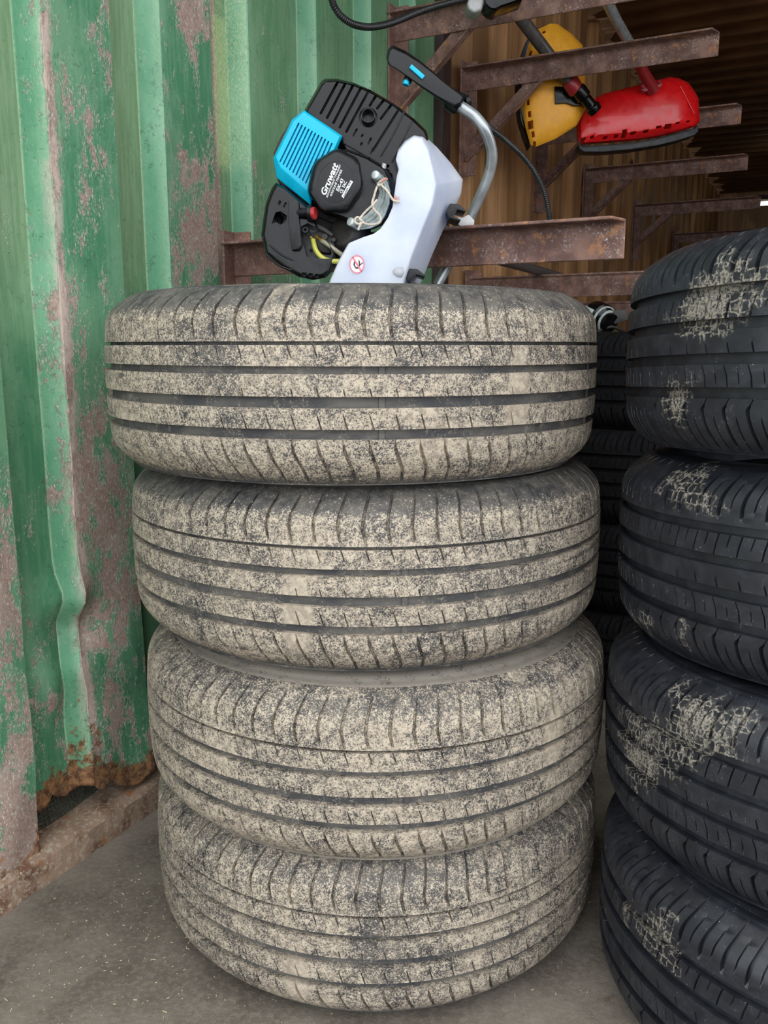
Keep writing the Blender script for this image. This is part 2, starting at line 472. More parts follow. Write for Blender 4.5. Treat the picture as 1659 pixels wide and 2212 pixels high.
# ------------------------------------------------------------------ mesh helpers
class MB:
    def __init__(self):
        self.v = []
        self.f = []

    def add(self, verts, faces):
        k = len(self.v)
        self.v += [Vector(p) for p in verts]
        self.f += [tuple(i + k for i in f) for f in faces]

    def box(self, c, s, R=None):
        c = Vector(c)
        pts = []
        for dz in (-1, 1):
            for dx, dy in ((-1, -1), (1, -1), (1, 1), (-1, 1)):
                q = Vector((dx * s[0] / 2, dy * s[1] / 2, dz * s[2] / 2))
                if R:
                    q = R @ q
                pts.append(c + q)
        self.add(pts, [(3, 2, 1, 0), (4, 5, 6, 7), (0, 1, 5, 4), (1, 2, 6, 5), (2, 3, 7, 6), (3, 0, 4, 7)])

    def loft(self, rings, cap=True, close=True):
        n = len(rings[0])
        k = []
        for r in rings:
            k += [Vector(p) for p in r]
        f = []
        for i in range(len(rings) - 1):
            for j in range(n if close else n - 1):
                a, b = i * n + j, i * n + (j + 1) % n
                f.append((a, b, b + n, a + n))
        if cap:
            f.append(tuple(reversed(range(n))))
            f.append(tuple((len(rings) - 1) * n + j for j in range(n)))
        self.add(k, f)

    def tube(self, pts, r, seg=10, cap=True, squash=None):
        pts = [Vector(p) for p in pts]
        n = len(pts)
        rs = r if isinstance(r, (list, tuple)) else [r] * n
        T = []
        for i in range(n):
            a = pts[max(0, i - 1)]
            b = pts[min(n - 1, i + 1)]
            T.append((b - a).normalized())
        up = Vector((0, 0, 1)) if abs(T[0].z) < 0.9 else Vector((1, 0, 0))
        N = (up - T[0] * up.dot(T[0])).normalized()
        rings = []
        for i in range(n):
            N = (N - T[i] * N.dot(T[i])).normalized()
            B = T[i].cross(N)
            sq = squash if squash else (1, 1)
            rings.append([pts[i] + (N * math.cos(2 * PI * j / seg) * sq[0] + B * math.sin(2 * PI * j / seg) * sq[1]) * rs[i] for j in range(seg)])
        self.loft(rings, cap)

    def lathe(self, c, axis, prof, seg=24, closed=False):
        """prof: list of (h, r) along axis"""
        c = Vector(c)
        ax = Vector(axis).normalized()
        up = Vector((0, 0, 1)) if abs(ax.z) < 0.9 else Vector((1, 0, 0))
        N = (up - ax * up.dot(ax)).normalized()
        B = ax.cross(N)
        rings = [[c + ax * h + (N * math.cos(2 * PI * j / seg) + B * math.sin(2 * PI * j / seg)) * max(r, 1e-5) for j in range(seg)] for h, r in prof]
        self.loft(rings, not closed)
        if closed:
            n = seg
            k = len(self.v) - n * len(prof)
            L = (len(prof) - 1) * n
            self.f += [(k + L + j, k + L + (j + 1) % n, k + (j + 1) % n, k + j) for j in range(n)]

    def prism(self, poly, Y0, Y1, back=None):
        """poly: photo pixels at depth Y0, carried straight back to Y1"""
        a = [at(x, y, Y0) for x, y in poly]
        if back:
            b = [at(x, y, Y1) for x, y in back]
        else:
            b = [p + Vector((0, Y1 - Y0, 0)) for p in a]
        self.loft([a, b])


ORG = {}


def tagset(o, label=None, cat=None, group=None, kind=None):
    if label:
        o['label'] = label
    if cat:
        o['category'] = cat
    if group:
        o['group'] = group
    if kind:
        o['kind'] = kind
    return o


def thing(name, loc, label, cat, group=None, rot=(0, 0, 0)):
    o = bpy.data.objects.new(name, None)
    o.empty_display_size = 0.05
    COL.objects.link(o)
    o.location = loc
    o.rotation_euler = rot
    ORG[o.name] = Vector(loc)
    return tagset(o, label, cat, group)


def make(name, mb, mat, parent=None, label=None, smooth=None, bevel=0, bseg=2, local=False, **kw):
    org = Vector((0, 0, 0))
    if parent is not None and not local:
        org = ORG[parent.name]
    me = bpy.data.meshes.new(name)
    me.from_pydata([tuple(p - org) for p in mb.v], [], mb.f)
    bm = bmesh.new()
    bm.from_mesh(me)
    bmesh.ops.recalc_face_normals(bm, faces=bm.faces)
    if bevel:
        es = [e for e in bm.edges if len(e.link_faces) == 2 and e.calc_face_angle(0) > math.radians(28)]
        if es:
            bmesh.ops.bevel(bm, geom=es, offset=bevel, segments=bseg, profile=0.6, affect='EDGES', clamp_overlap=True)
    bm.to_mesh(me)
    bm.free()
    me.materials.append(M[mat] if isinstance(mat, str) else mat)
    if smooth is None:
        smooth = 35
    if smooth:
        me.shade_smooth()
        me.set_sharp_from_angle(angle=math.radians(smooth))
    o = bpy.data.objects.new(name, me)
    COL.objects.link(o)
    if parent is not None:
        o.parent = parent
        ORG[o.name] = org
    tagset(o, label, **kw)
    return o


def carve(o, mb):
    """cut the closed shapes in mb (world space) out of object o"""
    org = ORG.get(o.name, Vector((0, 0, 0)))
    me = bpy.data.meshes.new('tmp')
    me.from_pydata([tuple(p - org) for p in mb.v], [], mb.f)
    bm = bmesh.new()
    bm.from_mesh(me)
    bmesh.ops.recalc_face_normals(bm, faces=bm.faces)
    bm.to_mesh(me)
    bm.free()
    c = bpy.data.objects.new('tmp', me)
    COL.objects.link(c)
    par = o.parent
    o.parent = None
    md = o.modifiers.new('cut', 'BOOLEAN')
    md.operation = 'DIFFERENCE'
    md.solver = 'EXACT'
    md.object = c
    md.use_self = True
    dg = bpy.context.evaluated_depsgraph_get()
    dg.update()
    new = bpy.data.meshes.new_from_object(o.evaluated_get(dg))
    o.modifiers.clear()
    old = o.data
    if len(new.polygons) > 4:
        o.data = new
        new.name = old.name
    o.parent = par
    bpy.data.objects.remove(c)
    bpy.data.meshes.remove(me)
    o.data.shade_smooth()
    o.data.set_sharp_from_angle(angle=math.radians(35))


def smooth_path(pts, n=8):
    pts = [Vector(p) for p in pts]
    out = []
    for i in range(len(pts) - 1):
        p0, p1, p2, p3 = pts[max(0, i - 1)], pts[i], pts[i + 1], pts[min(len(pts) - 1, i + 2)]
        for k in range(n):
            t = k / n
            out.append(0.5 * ((2 * p1) + (p2 - p0) * t + (2 * p0 - 5 * p1 + 4 * p2 - p3) * t * t + (3 * p1 - p0 - 3 * p2 + p3) * t ** 3))
    out.append(pts[-1])
    return out


def pxpath(pts, n=8):
    return smooth_path([at(x, y, Y) for x, y, Y in pts], n)


# ================================================================== SETTING
# ---- floor
fl = MB()
fl.add([(-6, -6, 0), (9, -6, 0), (9, 12, 0), (-6, 12, 0)], [(0, 1, 2, 3)])
make('floor', fl, 'floor', kind='structure', smooth=0)


# ---- corrugated walls
def corr_profile(u, start, pitch, crest, slope, valley, v0, v1):
    """v offset of the sheet at u; crest = proud of the wall"""
    t = (u - start) % pitch
    if t < crest:
        return v0, 'crest', t / crest
    if t < crest + slope:
        k = (t - crest) / slope
        return v0 + (v1 - v0) * k, 'away', k
    if t < crest + slope + valley:
        return v1, 'valley', (t - crest - slope) / valley
    k = (t - crest - slope - valley) / max(1e-6, pitch - crest - slope - valley)
    return v1 + (v0 - v1) * k, 'toward', k


def corr_cols(u0, u1, start, pitch, crest, slope, valley, sub):
    us = {u0, u1}
    k = math.floor((u0 - start) / pitch) - 1
    while start + k * pitch < u1:
        b = start + k * pitch
        brk = [b, b + crest, b + crest + slope, b + crest + slope + valley, b + pitch]
        for a, c in zip(brk[:-1], brk[1:]):
            n = max(2, int((c - a) / sub))
            fr = [i / n for i in range(n)] + [min(0.0015 / (c - a), 0.3), 1 - min(0.0015 / (c - a), 0.3)]
            for q in fr:
                x = a + (c - a) * q
                if u0 <= x <= u1:
                    us.add(round(x, 6))
        k += 1
    return sorted(us)


def gauss(x, s):
    return math.exp(-(x / s) ** 2)


def sm(a, b, x):
    t = min(1, max(0, (x - a) / (b - a)))
    return t * t * (3 - 2 * t)


GP = dict(start=0.193 - 0.231, pitch=0.231, crest=0.124, slope=0.018, valley=0.072)
gcols = corr_cols(-0.75, 1.463, GP['start'], GP['pitch'], GP['crest'], GP['slope'], GP['valley'], 0.008)
zt = []
z = 0.0
while z < 0.30:
    zt.append(z)
    z += 0.006
while z < 2.2:
    zt.append(z)
    z += 0.014
HGT = 2.15


def bottom(u):
    b = 0.052 + 0.006 * mnoise.noise(Vector((u * 40, 3, 0)))
    jag = 0.010 * mnoise.noise(Vector((u * 130, 1, 0))) + 0.016 * mnoise.noise(Vector((u * 45, 7, 0)))
    b += (0.038 + jag) * sm(0.085, 0.10, u) * (1 - sm(0.205, 0.30, u))
    b += (0.02 + jag) * sm(0.27, 0.34, u) * (1 - sm(0.36, 0.42, u))
    b -= 0.035 * (1 - sm(0.070, 0.088, u))
    return b


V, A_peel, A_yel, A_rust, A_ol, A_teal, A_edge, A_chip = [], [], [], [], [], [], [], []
for u in gcols:
    v, part, t = corr_profile(u, GP['start'], GP['pitch'], GP['crest'], GP['slope'], GP['valley'], -0.012, -0.048)
    zb = bottom(u)
    cell = math.floor((u - GP['start']) / GP['pitch'])
    for zz in zt:
        zc = zb + (HGT - zb) * (zz / zt[-1])
        vv, uu = v, u
        vv += 0.0012 * mnoise.noise(Vector((u * 7, zc * 2.2, 0)))
        # old impact dent low on the second fold
        low = sm(0.80, 0.10, zc)
        vv += low * 0.009 * mnoise.noise(Vector((u * 14, zc * 9, 4)))
        vv -= 0.030 * gauss(u - 0.20, 0.030) * gauss(zc - 0.345, 0.035)
        vv += 0.020 * gauss(u - 0.175, 0.030) * gauss(zc - 0.40, 0.03)
        vv += 0.020 * gauss(u - 0.150, 0.03) * gauss(zc - 0.27, 0.05)
        uu += 0.016 * gauss(u - 0.195, 0.03) * gauss(zc - 0.345, 0.03) - 0.008 * gauss(u - 0.195, 0.03) * gauss(zc - 0.29, 0.03)
        vv += 0.010 * gauss(u - 0.33, 0.03) * gauss(zc - 0.06, 0.04)
        uu += 0.002 * mnoise.noise(Vector((zc * 8, u * 3, 9))) * low
        V.append(W(uu, vv, zc))
        # paint wear
        pe = {'crest': 0.012, 'away': -0.02, 'valley': -0.14, 'toward': -0.07}[part]
        if part == 'toward' and cell == 0:
            pe = -0.015 + 0.015 * sm(1.15, 0.8, zc) - 0.10 * sm(0.45, 0.3, zc)
        if part == 'crest' and t < 0.12 and u < 0.30:
            pe += 0.09
        if part == 'crest' and u < 0.1:
            pe += 0.03
        if cell == 2 and part == 'crest':
            pe = 0.045
        if cell == 2 and part == 'valley':
            pe = -0.05
        if u > 0.62 and part == 'crest':
            pe = -0.03 + 0.03 * sm(1.2, 1.0, zc)
        if u > 0.80:
            pe -= 0.16
        if part == 'valley' and cell == 2 and t < 0.55:
            pe = 0.26 * sm(1.40, 1.30, zc)
        pe += 0.040 * sm(0.86, 0.45, zc) * (1 if u < 0.55 else 0.3)
        if part == 'valley' and cell == 0:
            pe = -0.10 + 0.12 * sm(0.72, 0.4, zc)
        A_peel.append(pe)
        ye = 0.0
        if cell == 2 and ((part == 'valley' and t >= 0.45) or part == 'toward'):
            ye = 0.62 * sm(1.03, 1.10, zc) * (0.75 if part == 'toward' else 1.0)
        if cell == 2 and part == 'valley' and zc > 1.33:
            ye = 0.45
        A_yel.append(ye)
        ru = 1.0 * sm(zb + 0.075, zb + 0.0, zc)
        if part == 'toward' or (part == 'crest' and t < 0.14):
            ru = max(ru, 0.62 * sm(0.30, 0.12, zc) * (1 if u < 0.30 else 0.4))
        ru = max(ru, 0.75 * gauss(u - 0.335, 0.02) * sm(0.19, 0.09, zc))
        if u < 0.09:
            ru = max(ru, 0.62 * sm(0.13, 0.03, zc))
        A_rust.append(ru)
        ol = 0.0
        if part == 'valley':
            ol = 0.75 * sm(0.7, 0.95, zc)
        if u > 0.62:
            ol = 0.35 if part != 'toward' else 0.05
        A_ol.append(ol)
        A_teal.append((0.85 if part == 'toward' else (0.35 if (part == 'crest' and t < 0.08) else 0.0)) * (1.0 if cell == 0 else 0.5 + 0.5 * sm(0.5, 0.9, zc)))  # slopes that face the light are painted a lighter green
        A_chip.append(sm(0.22, 0.0, t) if (part == 'crest' and cell == 1) else (sm(0.8, 1.0, t) if (part == 'toward' and cell == 0) else (0.5 * sm(0.2, 0, t) if part == 'crest' and cell == 2 else 0.0)))
        A_edge.append(0.9 if ((part == 'toward' and t < 0.02) or (part == 'valley' and t > 0.985)) else (0.35 if (part == 'toward' and t > 0.9) else 0.0))  # worn crease, plus the light it catches painted as a pale line
nz = len(zt)
faces = []
for i in range(len(gcols) - 1):
    for j in range(nz - 1):
        faces.append((i * nz + j, (i + 1) * nz + j, (i + 1) * nz + j + 1, i * nz + j + 1))
mb = MB()
mb.v = V
mb.f = faces


def wall_mesh(name, mb, mat, attrs=None, thick=0.0016):
    me = bpy.data.meshes.new(name)
    me.from_pydata([tuple(p) for p in mb.v], [], mb.f)
    if attrs:
        for k, a in attrs.items():
            at_ = me.attributes.new(k, 'FLOAT', 'POINT')
            at_.data.foreach_set('value', a)
    me.materials.append(M[mat])
    me.shade_smooth()
    me.set_sharp_from_angle(angle=math.radians(50))
    o = bpy.data.objects.new(name, me)
    COL.objects.link(o)
    md = o.modifiers.new('sheet', 'SOLIDIFY')
    md.thickness = thick
    md.offset = -1
    tagset(o, kind='structure')
    return o


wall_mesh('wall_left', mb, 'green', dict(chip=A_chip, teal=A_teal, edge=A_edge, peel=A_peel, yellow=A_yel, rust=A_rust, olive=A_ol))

# ---- netting behind the rusted-through gap, and a dark sheet added as the shade behind the wall
nb = MB()
n_u, n_z = 46, 22
for i in range(n_u):
    u = 0.06 + 0.34 * i / (n_u - 1)
    pts = [W(u + 0.004 * math.sin(zz * 30), -0.058 - 0.010 * math.cos(zz * 22 + u * 16) - 0.05 * (0.14 - zz), 0.002 + zz) for zz in np.linspace(0, 0.15, 12)]
    nb.tube(pts, 0.0011, 4)
for j in range(n_z):
    zz = 0.15 * j / (n_z - 1)
    pts = [W(u + 0.004 * math.sin(zz * 30), -0.058 - 0.010 * math.cos(zz * 22 + u * 16) - 0.05 * (0.14 - zz), 0.002 + zz) for u in np.linspace(0.06, 0.40, 24)]
    nb.tube(pts, 0.0011, 4)
make('netting', nb, 'net', label='dark green mesh cloth showing through the rusted gap at the foot of the green wall', cat='netting', kind='stuff')
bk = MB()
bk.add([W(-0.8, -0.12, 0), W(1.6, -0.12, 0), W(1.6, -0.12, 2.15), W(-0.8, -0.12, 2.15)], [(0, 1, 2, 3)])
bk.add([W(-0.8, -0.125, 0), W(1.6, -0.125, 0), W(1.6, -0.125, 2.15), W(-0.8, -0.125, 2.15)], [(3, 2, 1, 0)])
make('shade_backing', bk, 'black_steel', kind='structure', smooth=0)

# ---- sill along the foot of the wall (uneven, dusty rail)
sb = MB()
sec = [(0.0, 0.0), (0.0, 0.040), (-0.006, 0.047), (-0.016, 0.050), (-0.075, 0.052), (-0.11, 0.052), (-0.11, 0.0)]
rings = []
for i in range(260):
    u = -0.8 + 2.25 * i / 259
    r = []
    for k, (v, zz) in enumerate(sec):
        e = 0.0035 * mnoise.noise(Vector((u * 26, k * 2.1, 0))) + 0.002 * mnoise.noise(Vector((u * 90, k * 2.1, 5)))
        if k in (0, 6, 5):
            r.append(W(u, v + (e if k == 0 else 0), 0))if k != 5 else r.append(W(u, v, zz))
        else:
            r.append(W(u, v + e, zz + e * 0.8))
    rings.append(r)
sb.loft(rings)
make('baseboard_left', sb, 'sill', kind='structure', smooth=40)

# ---- inner container: brown corrugated side, corner post, roof, far end, right side
BP = dict(start=1.72, pitch=0.279, crest=0.105, slope=0.03, valley=0.084)
bc = corr_cols(1.50, 7.6, BP['start'], BP['pitch'], BP['crest'], BP['slope'], BP['valley'], 0.02)
zl = list(np.linspace(0, 2.08, 40))
mb = MB()
for u in bc:
    v, part, t = corr_profile(u, BP['start'], BP['pitch'], BP['crest'], BP['slope'], BP['valley'], -0.010, -0.046)
    for zz in zl:
        mb.v.append(W(u, v + 0.003 * mnoise.noise(Vector((u * 6, zz * 2, 0))), zz))
for i in range(len(bc) - 1):
    for j in range(len(zl) - 1):
        a = i * len(zl) + j
        mb.f.append((a, a + len(zl), a + len(zl) + 1, a + 1))
wall_mesh('wall_left', mb, 'brown')


def wbox(mb, u0, u1, v0, v1, z0, z1):
    R = Matrix((DU, DN, Vector((0, 0, 1)))).transposed()
    mb.box(W((u0 + u1) / 2, (v0 + v1) / 2, (z0 + z1) / 2), (u1 - u0, v1 - v0, z1 - z0), R)


mb = MB()
wbox(mb, 1.463, 1.493, -0.06, 0.012, 0, 2.15)
make('trim_2', mb, 'black_steel', kind='structure', bevel=0.002)
mb = MB()
wbox(mb, 1.500, 1.53, -0.06, 0.006, 0, 2.15)
make('trim_3', mb, 'black_steel', kind='structure', bevel=0.002)

# roof: transverse corrugations over the inner container, run forward unseen to cut light from above
mb = MB()
k = 0
uu = 0.02
rows = []
while uu < 7.7:
    for du, dz in ((0, 0), (0.06, 0), (0.085, -0.02), (0.135, -0.02)):
        rows.append((uu + du, 2.08 + dz))
    uu += 0.16
for (u, zz) in rows:
    mb.v += [W(u, -0.12, zz + 0.07 * (u < 1.46)), W(u, 2.35, zz + 0.07 * (u < 1.46))]
for i in range(len(rows) - 1):
    mb.f.append((2 * i, 2 * i + 1, 2 * i + 3, 2 * i + 2))
o = wall_mesh('ceiling', mb, 'ceiling', thick=0.002)
mb = MB()
wbox(mb, 7.6, 7.66, -0.1, 2.4, 0, 2.1)
make('wall_far', mb, 'brown', kind='structure')
mb = MB()
for i in range(16):
    wbox(mb, 7.55, 7.60, 0.02 + i * 0.15, 0.10 + i * 0.15, 0.0, 1.62)
wbox(mb, 7.53, 7.60, -0.05, 2.35, 1.62, 1.72)
make('trim_4', mb, 'brown', kind='structure')
mb = MB()
wbox(mb, 1.3, 7.66, 2.35, 2.41, 0, 2.15)  # unseen; near end set back to let side light in
make('unseen_wall_right', mb, 'brown', kind='structure')


# ================================================================== TYRES
def shoulder_r(a, R, hw):
    """outer tread radius at axial offset a (tread plane to shoulder edge)"""
    k = abs(a) / hw                      # hw = 0.1 nominal half width
    crown = 0.0035 * (k / 0.5) ** 2 * 0.5
    r = R - crown * min(1, k / 0.5)
    if k > 0.60:
        t = (k - 0.60) / 0.40
        r -= (0.034 if a > 0 else 0.024) * t ** 2.4
    return r


def rib_mesh(name, mat, parent, R, hw, a0, a1, N, off, pres, width, depth, floor_d, rows=10, h0=0.0, cols=8, lab=None, outer=0, thin=None):
    """one tread rib: closed band with carved sipes.
    off(t) m sideways shift, pres(t) 0..1 how deep the sipe is, width(t) m half width; t = 0 at a0 (low) .. 1 at a1 (top)"""
    circ = 2 * PI * R
    pitch = circ / N
    ts = np.linspace(0, 1, rows)
    # section: inner floor edge, outer surface rows, inner floor edge
    V = []
    ring_rows = []
    ring_rows.append((0.0, -1))
    for t in ts:
        ring_rows.append((t, 0))
    ring_rows.append((1.0, -1))
    nC = N * cols
    for t, kind in ring_rows:
        a = a0 + (a1 - a0) * t
        rr = shoulder_r(a, R, hw)
        w = max(0.0003, width(t))
        d = depth * pres(t)
        o_ = off(t)
        # offsets of the columns inside one pitch
        e = min(0.0007, w * 0.8)
        rest = (pitch - 2 * (w + e)) / 4
        cs = [(-w - e, 0), (-w, 1), (w, 1), (w + e, 0), (w + e + rest, 0), (w + e + 2 * rest, 0), (w + e + 3 * rest, 0)]
        if thin is not None:
            tw = 0.0005
            mid = pitch / 2
            cs = [(-w - e, 0), (-w, 1), (w, 1), (w + e, 0), (mid - tw - .0004, 0), (mid - tw, 2), (mid + tw, 2), (mid + tw + .0004, 0)]
        while len(cs) < cols:
            cs.append((w + e + (3 + 0.5) * rest, 0))
        for n in range(N):
            for c, g_ in cs:
                s = n * pitch + c + o_
                dd = d if g_ == 1 else (depth * 0.6 * thin(t) if (g_ == 2) else 0)
                if kind == -1:
                    r = rr - floor_d
                else:
                    r = rr - dd
                V.append((r * math.sin(s / R), -r * math.cos(s / R), a + h0))
    nr = len(ring_rows)
    F = []
    for i in range(nr - 1):
        for j in range(nC):
            j2 = (j + 1) % nC
            F.append((i * nC + j, i * nC + j2, (i + 1) * nC + j2, (i + 1) * nC + j))
    me = bpy.data.meshes.new(name)
    me.from_pydata(V, [], F)
    me.materials.append(M[mat])
    me.shade_smooth()
    me.set_sharp_from_angle(angle=math.radians(38))
    o = bpy.data.objects.new(name, me)
    COL.objects.link(o)
    o.parent = parent
    if lab:
        o['label'] = lab
    return o


def carcass_mesh(name, mat, parent, R, hw, floor_d, h0, bead=0.205, bars=(), bt=1.0, bb=1.0, seg=240):
    prof = []
    for k in np.linspace(-0.985, 0.965, 24):
        prof.append((k * hw, shoulder_r(k * hw, R, hw) - floor_d * (1 if abs(k) < 0.8 else (0.99 - abs(k)) / 0.19 * 0.9 + 0.08)))
    side = [(0.985, R - 0.0385), (0.990, R - 0.043), (0.987, R - 0.0475), (0.993, R - 0.0485), (1.0, R - 0.062), (0.995, R - 0.075), (0.965, R - 0.088), (0.90, bead + 0.006), (0.86, bead), (0.80, bead - 0.003), (0.72, bead + 0.004), (0.78, bead + 0.02), (0.84, R - 0.085), (0.82, R - 0.045), (0.6, R - 0.022)]

    def swell(k, r, b):
        return k * (1 + (b - 1) * sm(R - 0.040, R - 0.062, r))
    outer = prof + [(swell(k, r, bt) * hw, r) for k, r in side]
    low = [(-swell(k, r, bb) * hw, r) for k, r in [(1.0, R - 0.0275), (1.003, R - 0.036)] + side[1:]]
    loop = outer + list(reversed(low))
    V, F = [], []
    n = len(loop)
    for s in range(seg):
        ph = 2 * PI * s / seg
        for a, r in loop:
            V.append((r * math.sin(ph), -r * math.cos(ph), a + h0))
    for s in range(seg):
        s2 = (s + 1) % seg
        for i in range(n):
            i2 = (i + 1) % n
            F.append((s * n + i, s2 * n + i, s2 * n + i2, s * n + i2))
    # wear bars standing in the grooves
    for (a0, a1) in bars:
        for q in range(6):
            ph = 2 * PI * (q + 0.12) / 6
            k = len(V)
            rr = shoulder_r((a0 + a1) / 2, R, hw)
            w = 0.004 / R
            for r_, p_, a_ in ((rr - floor_d - 0.001, -w, a0), (rr - floor_d - 0.001, w, a0), (rr - floor_d - 0.001, w, a1), (rr - floor_d - 0.001, -w, a1),
                               (rr - floor_d + 0.002, -w * .7, a0), (rr - floor_d + 0.002, w * .7, a0), (rr - floor_d + 0.002, w * .7, a1), (rr - floor_d + 0.002, -w * .7, a1)):
                V.append((r_ * math.sin(ph + p_), -r_ * math.cos(ph + p_), a_ + h0))
            F += [tuple(k + i for i in f) for f in ((4, 5, 6, 7), (0, 1, 5, 4), (1, 2, 6, 5), (2, 3, 7, 6), (3, 0, 4, 7), (3, 2, 1, 0))]
    me = bpy.data.meshes.new(name)
    me.from_pydata(V, [], F)
    me.materials.append(M[mat])
    me.shade_smooth()
    me.set_sharp_from_angle(angle=math.radians(32))
    o = bpy.data.objects.new(name, me)
    COL.objects.link(o)
    o.parent = parent
    return o


def spews(parent, R, hw, h0, n=26, mat='hosemat', seed=1):
    """little rubber vent hairs standing on the shoulders"""
    rr = random.Random(seed)
    mb = MB()
    for i in range(n):
        ph = rr.uniform(-1.5, 1.5)
        k = rr.choice((0.93, 0.96, -0.95, -0.9))
        r = R - 0.045 + rr.uniform(-0.004, 0.001)
        if abs(k) < 0.94:
            r = R - 0.036
        base = Vector((r * math.sin(ph), -r * math.cos(ph), k * hw + h0))
        d = Vector((math.sin(ph) * rr.uniform(-.2, .8), -math.cos(ph) * rr.uniform(-.2, .8), math.copysign(1, k))) + Vector((rr.uniform(-.5, .5), 0, 0))
        d.normalize()
        L = rr.uniform(0.003, 0.007)
        mb.tube([base - d * 0.002, base + d * L * 0.5, base + d * L + Vector((rr.uniform(-.002, .002), 0, 0))], 0.00035, 4)
    return make('vent_hairs', mb, mat, parent, local=True, kind='stuff', label='thin rubber hairs on the shoulders')


def pp(pts):
    xs = [p[0] for p in pts]
    ys = [p[1] for p in pts]
    return lambda t: float(np.interp(t, xs, ys))


LEFT_GROOVES = ((-0.0515, -0.0415), (-0.021, -0.010), (0.0115, 0.019), (0.039, 0.0425))
proto_left = {}


def on_tyre(px, py, cx, cy, R):
    """point on an upright tyre tread seen at a photo pixel"""
    a = at(px, py, 1.0) - Vector((0, 0, CAMZ))
    A = a.x * a.x + a.y * a.y
    B = -2 * (a.x * cx + a.y * cy)
    Cc = cx * cx + cy * cy - R * R
    t = (-B - math.sqrt(max(0, B * B - 4 * A * Cc))) / (2 * A)
    return Vector((a.x * t, a.y * t, CAMZ + a.z * t))


def local_spot(px, py, loc, R, spin):
    if px is None:
        return [9.0, 9.0, 9.0]
    p = on_tyre(px, py, loc[0], loc[1], R) - Vector(loc)
    p = Matrix.Rotation(-spin, 3, 'Z') @ p
    return [p.x, p.y, p.z]



def left_tyre(loc, label, seed, dust, rot=(0, 0, 0), spin=0.0, bt=1.0, bb=1.0, rub=0.30, cake=(None, 0), wipe=(None, 0), wiped=0.05, lip=0.5, group='dusty tyres of the front left stack'):
    t = thing('tyre', loc, label, 'tyre', group, rot)
    R = 0.3085
    hw = 0.1
    N = 76
    parts = []
    if hw not in proto_left:
        s = hw / 0.1
        # low shoulder (-0.093..-0.0515)
        parts.append(rib_mesh('shoulder_rib', 'dusty', t, R, hw, -0.1000 * s, -0.0515 * s, N,
                              pp([(0, 0.013), (0.35, 0.010), (0.75, 0.002), (1, 0)]),
                              pp([(0, 0.15), (0.15, 1), (0.80, 1), (0.88, 0.35), (1, 0.25)]),
                              pp([(0, 0.0010), (0.2, 0.0014), (0.8, 0.0013), (0.87, 0.0006), (1, 0.0005)]), 0.0055, 0.008, 22, h0=hw))
        parts.append(rib_mesh('tread_rib', 'dusty', t, R, hw, -0.0415 * s, -0.021 * s, N,
                              pp([(0, 0.005), (1, -0.001)]), pp([(0, 1), (0.58, 1), (0.68, 0), (1, 0)]), pp([(0, 0.0006), (0.6, 0.0004), (1, 0.0003)]), 0.004, 0.008, 12, h0=hw))
        parts.append(rib_mesh('tread_rib', 'dusty', t, R, hw, -0.010 * s, 0.0115 * s, N // 1,
                              pp([(0, 0.003), (1, -0.002)]), pp([(0, 1), (0.26, 1), (0.34, 0), (1, 0)]), pp([(0, 0.00045), (1, 0.0003)]), 0.003, 0.008, 12, h0=hw))
        parts.append(rib_mesh('tread_rib', 'dusty', t, R, hw, 0.019 * s, 0.039 * s, N,
                              pp([(0, 0.0045), (1, -0.002)]), pp([(0, 0), (0.36, 0), (0.46, 1), (1, 1)]), pp([(0, 0.0003), (1, 0.0006)]), 0.004, 0.008, 12, h0=hw))
        parts.append(rib_mesh('shoulder_rib', 'dusty', t, R, hw, 0.0425 * s, 0.0975 * s, N,
                              pp([(0, -0.001), (0.12, -0.003), (0.35, -0.0055), (0.6, -0.0035), (0.85, 0.001), (1, 0.002)]),
                              pp([(0, 0), (0.05, 0), (0.09, 1), (0.82, 1), (0.95, 0.15), (1, 0.1)]),
                              pp([(0, 0.0007), (0.1, 0.0010), (0.3, 0.0014), (0.6, 0.0013), (0.9, 0.0008), (1, 0.0006)]), 0.0052, 0.006, 24, h0=hw))
        proto_left[hw] = list(parts)
    else:
        for p in proto_left[hw]:
            c = p.copy()
            COL.objects.link(c)
            c.parent = t
            parts.append(c)
    parts.append(carcass_mesh('carcass', 'groove', t, R, hw, 0.0070, hw, bars=LEFT_GROOVES, bt=bt, bb=bb))
    for p in parts:
        p.rotation_euler = (0, 0, spin)
    for i, p in enumerate(parts):
        p['seed'] = float(seed)
        p['dust'] = float(dust)
        p['rub'] = float(rub)
        p['wiped'] = float(wiped)
        p['cake'] = local_spot(*cake, loc, R, spin)
        p['wipe'] = local_spot(*wipe, loc, R, spin)
        p['half'] = float(hw)
    if parts[-1].get('label') is None:
        pass
    parts[-1]['dust'] = float(lip)
    spews(t, R, hw, hw, 22, seed=int(seed * 10))
    return t


left_tyre((-0.010, 1.145, 0.0095), 'bottom tyre of the dusty left stack, standing on the concrete, mud cracked in its middle', 1.3, 0.50, rub=0.10, spin=0.03, bb=1.09, cake=(640, 2120), wipe=(825, 2040), wiped=0.085)
left_tyre((-0.011, 1.134, 0.2105), 'third tyre down in the dusty left stack, evenly caked in beige dust', 2.1, 0.54, rub=0.12, spin=-0.01, bt=1.07, bb=0.99, cake=(1197, 1600), wipe=(560, 1600), wiped=0.02, lip=1.3)
left_tyre((-0.0225, 1.148, 0.4245), 'second tyre down in the dusty left stack, directly under the topmost one', 3.4, 0.50, spin=0.02, bb=1.05, cake=(640, 1330), wipe=(420, 1385))
left_tyre((-0.040, 1.133, 0.6280), 'topmost dusty tyre of the left stack, directly below the engine with the cyan grille', 4.7, 0.51, rub=0.34, spin=0.0, bb=1.02, cake=(1120, 850), wipe=(450, 770))

proto_right = []


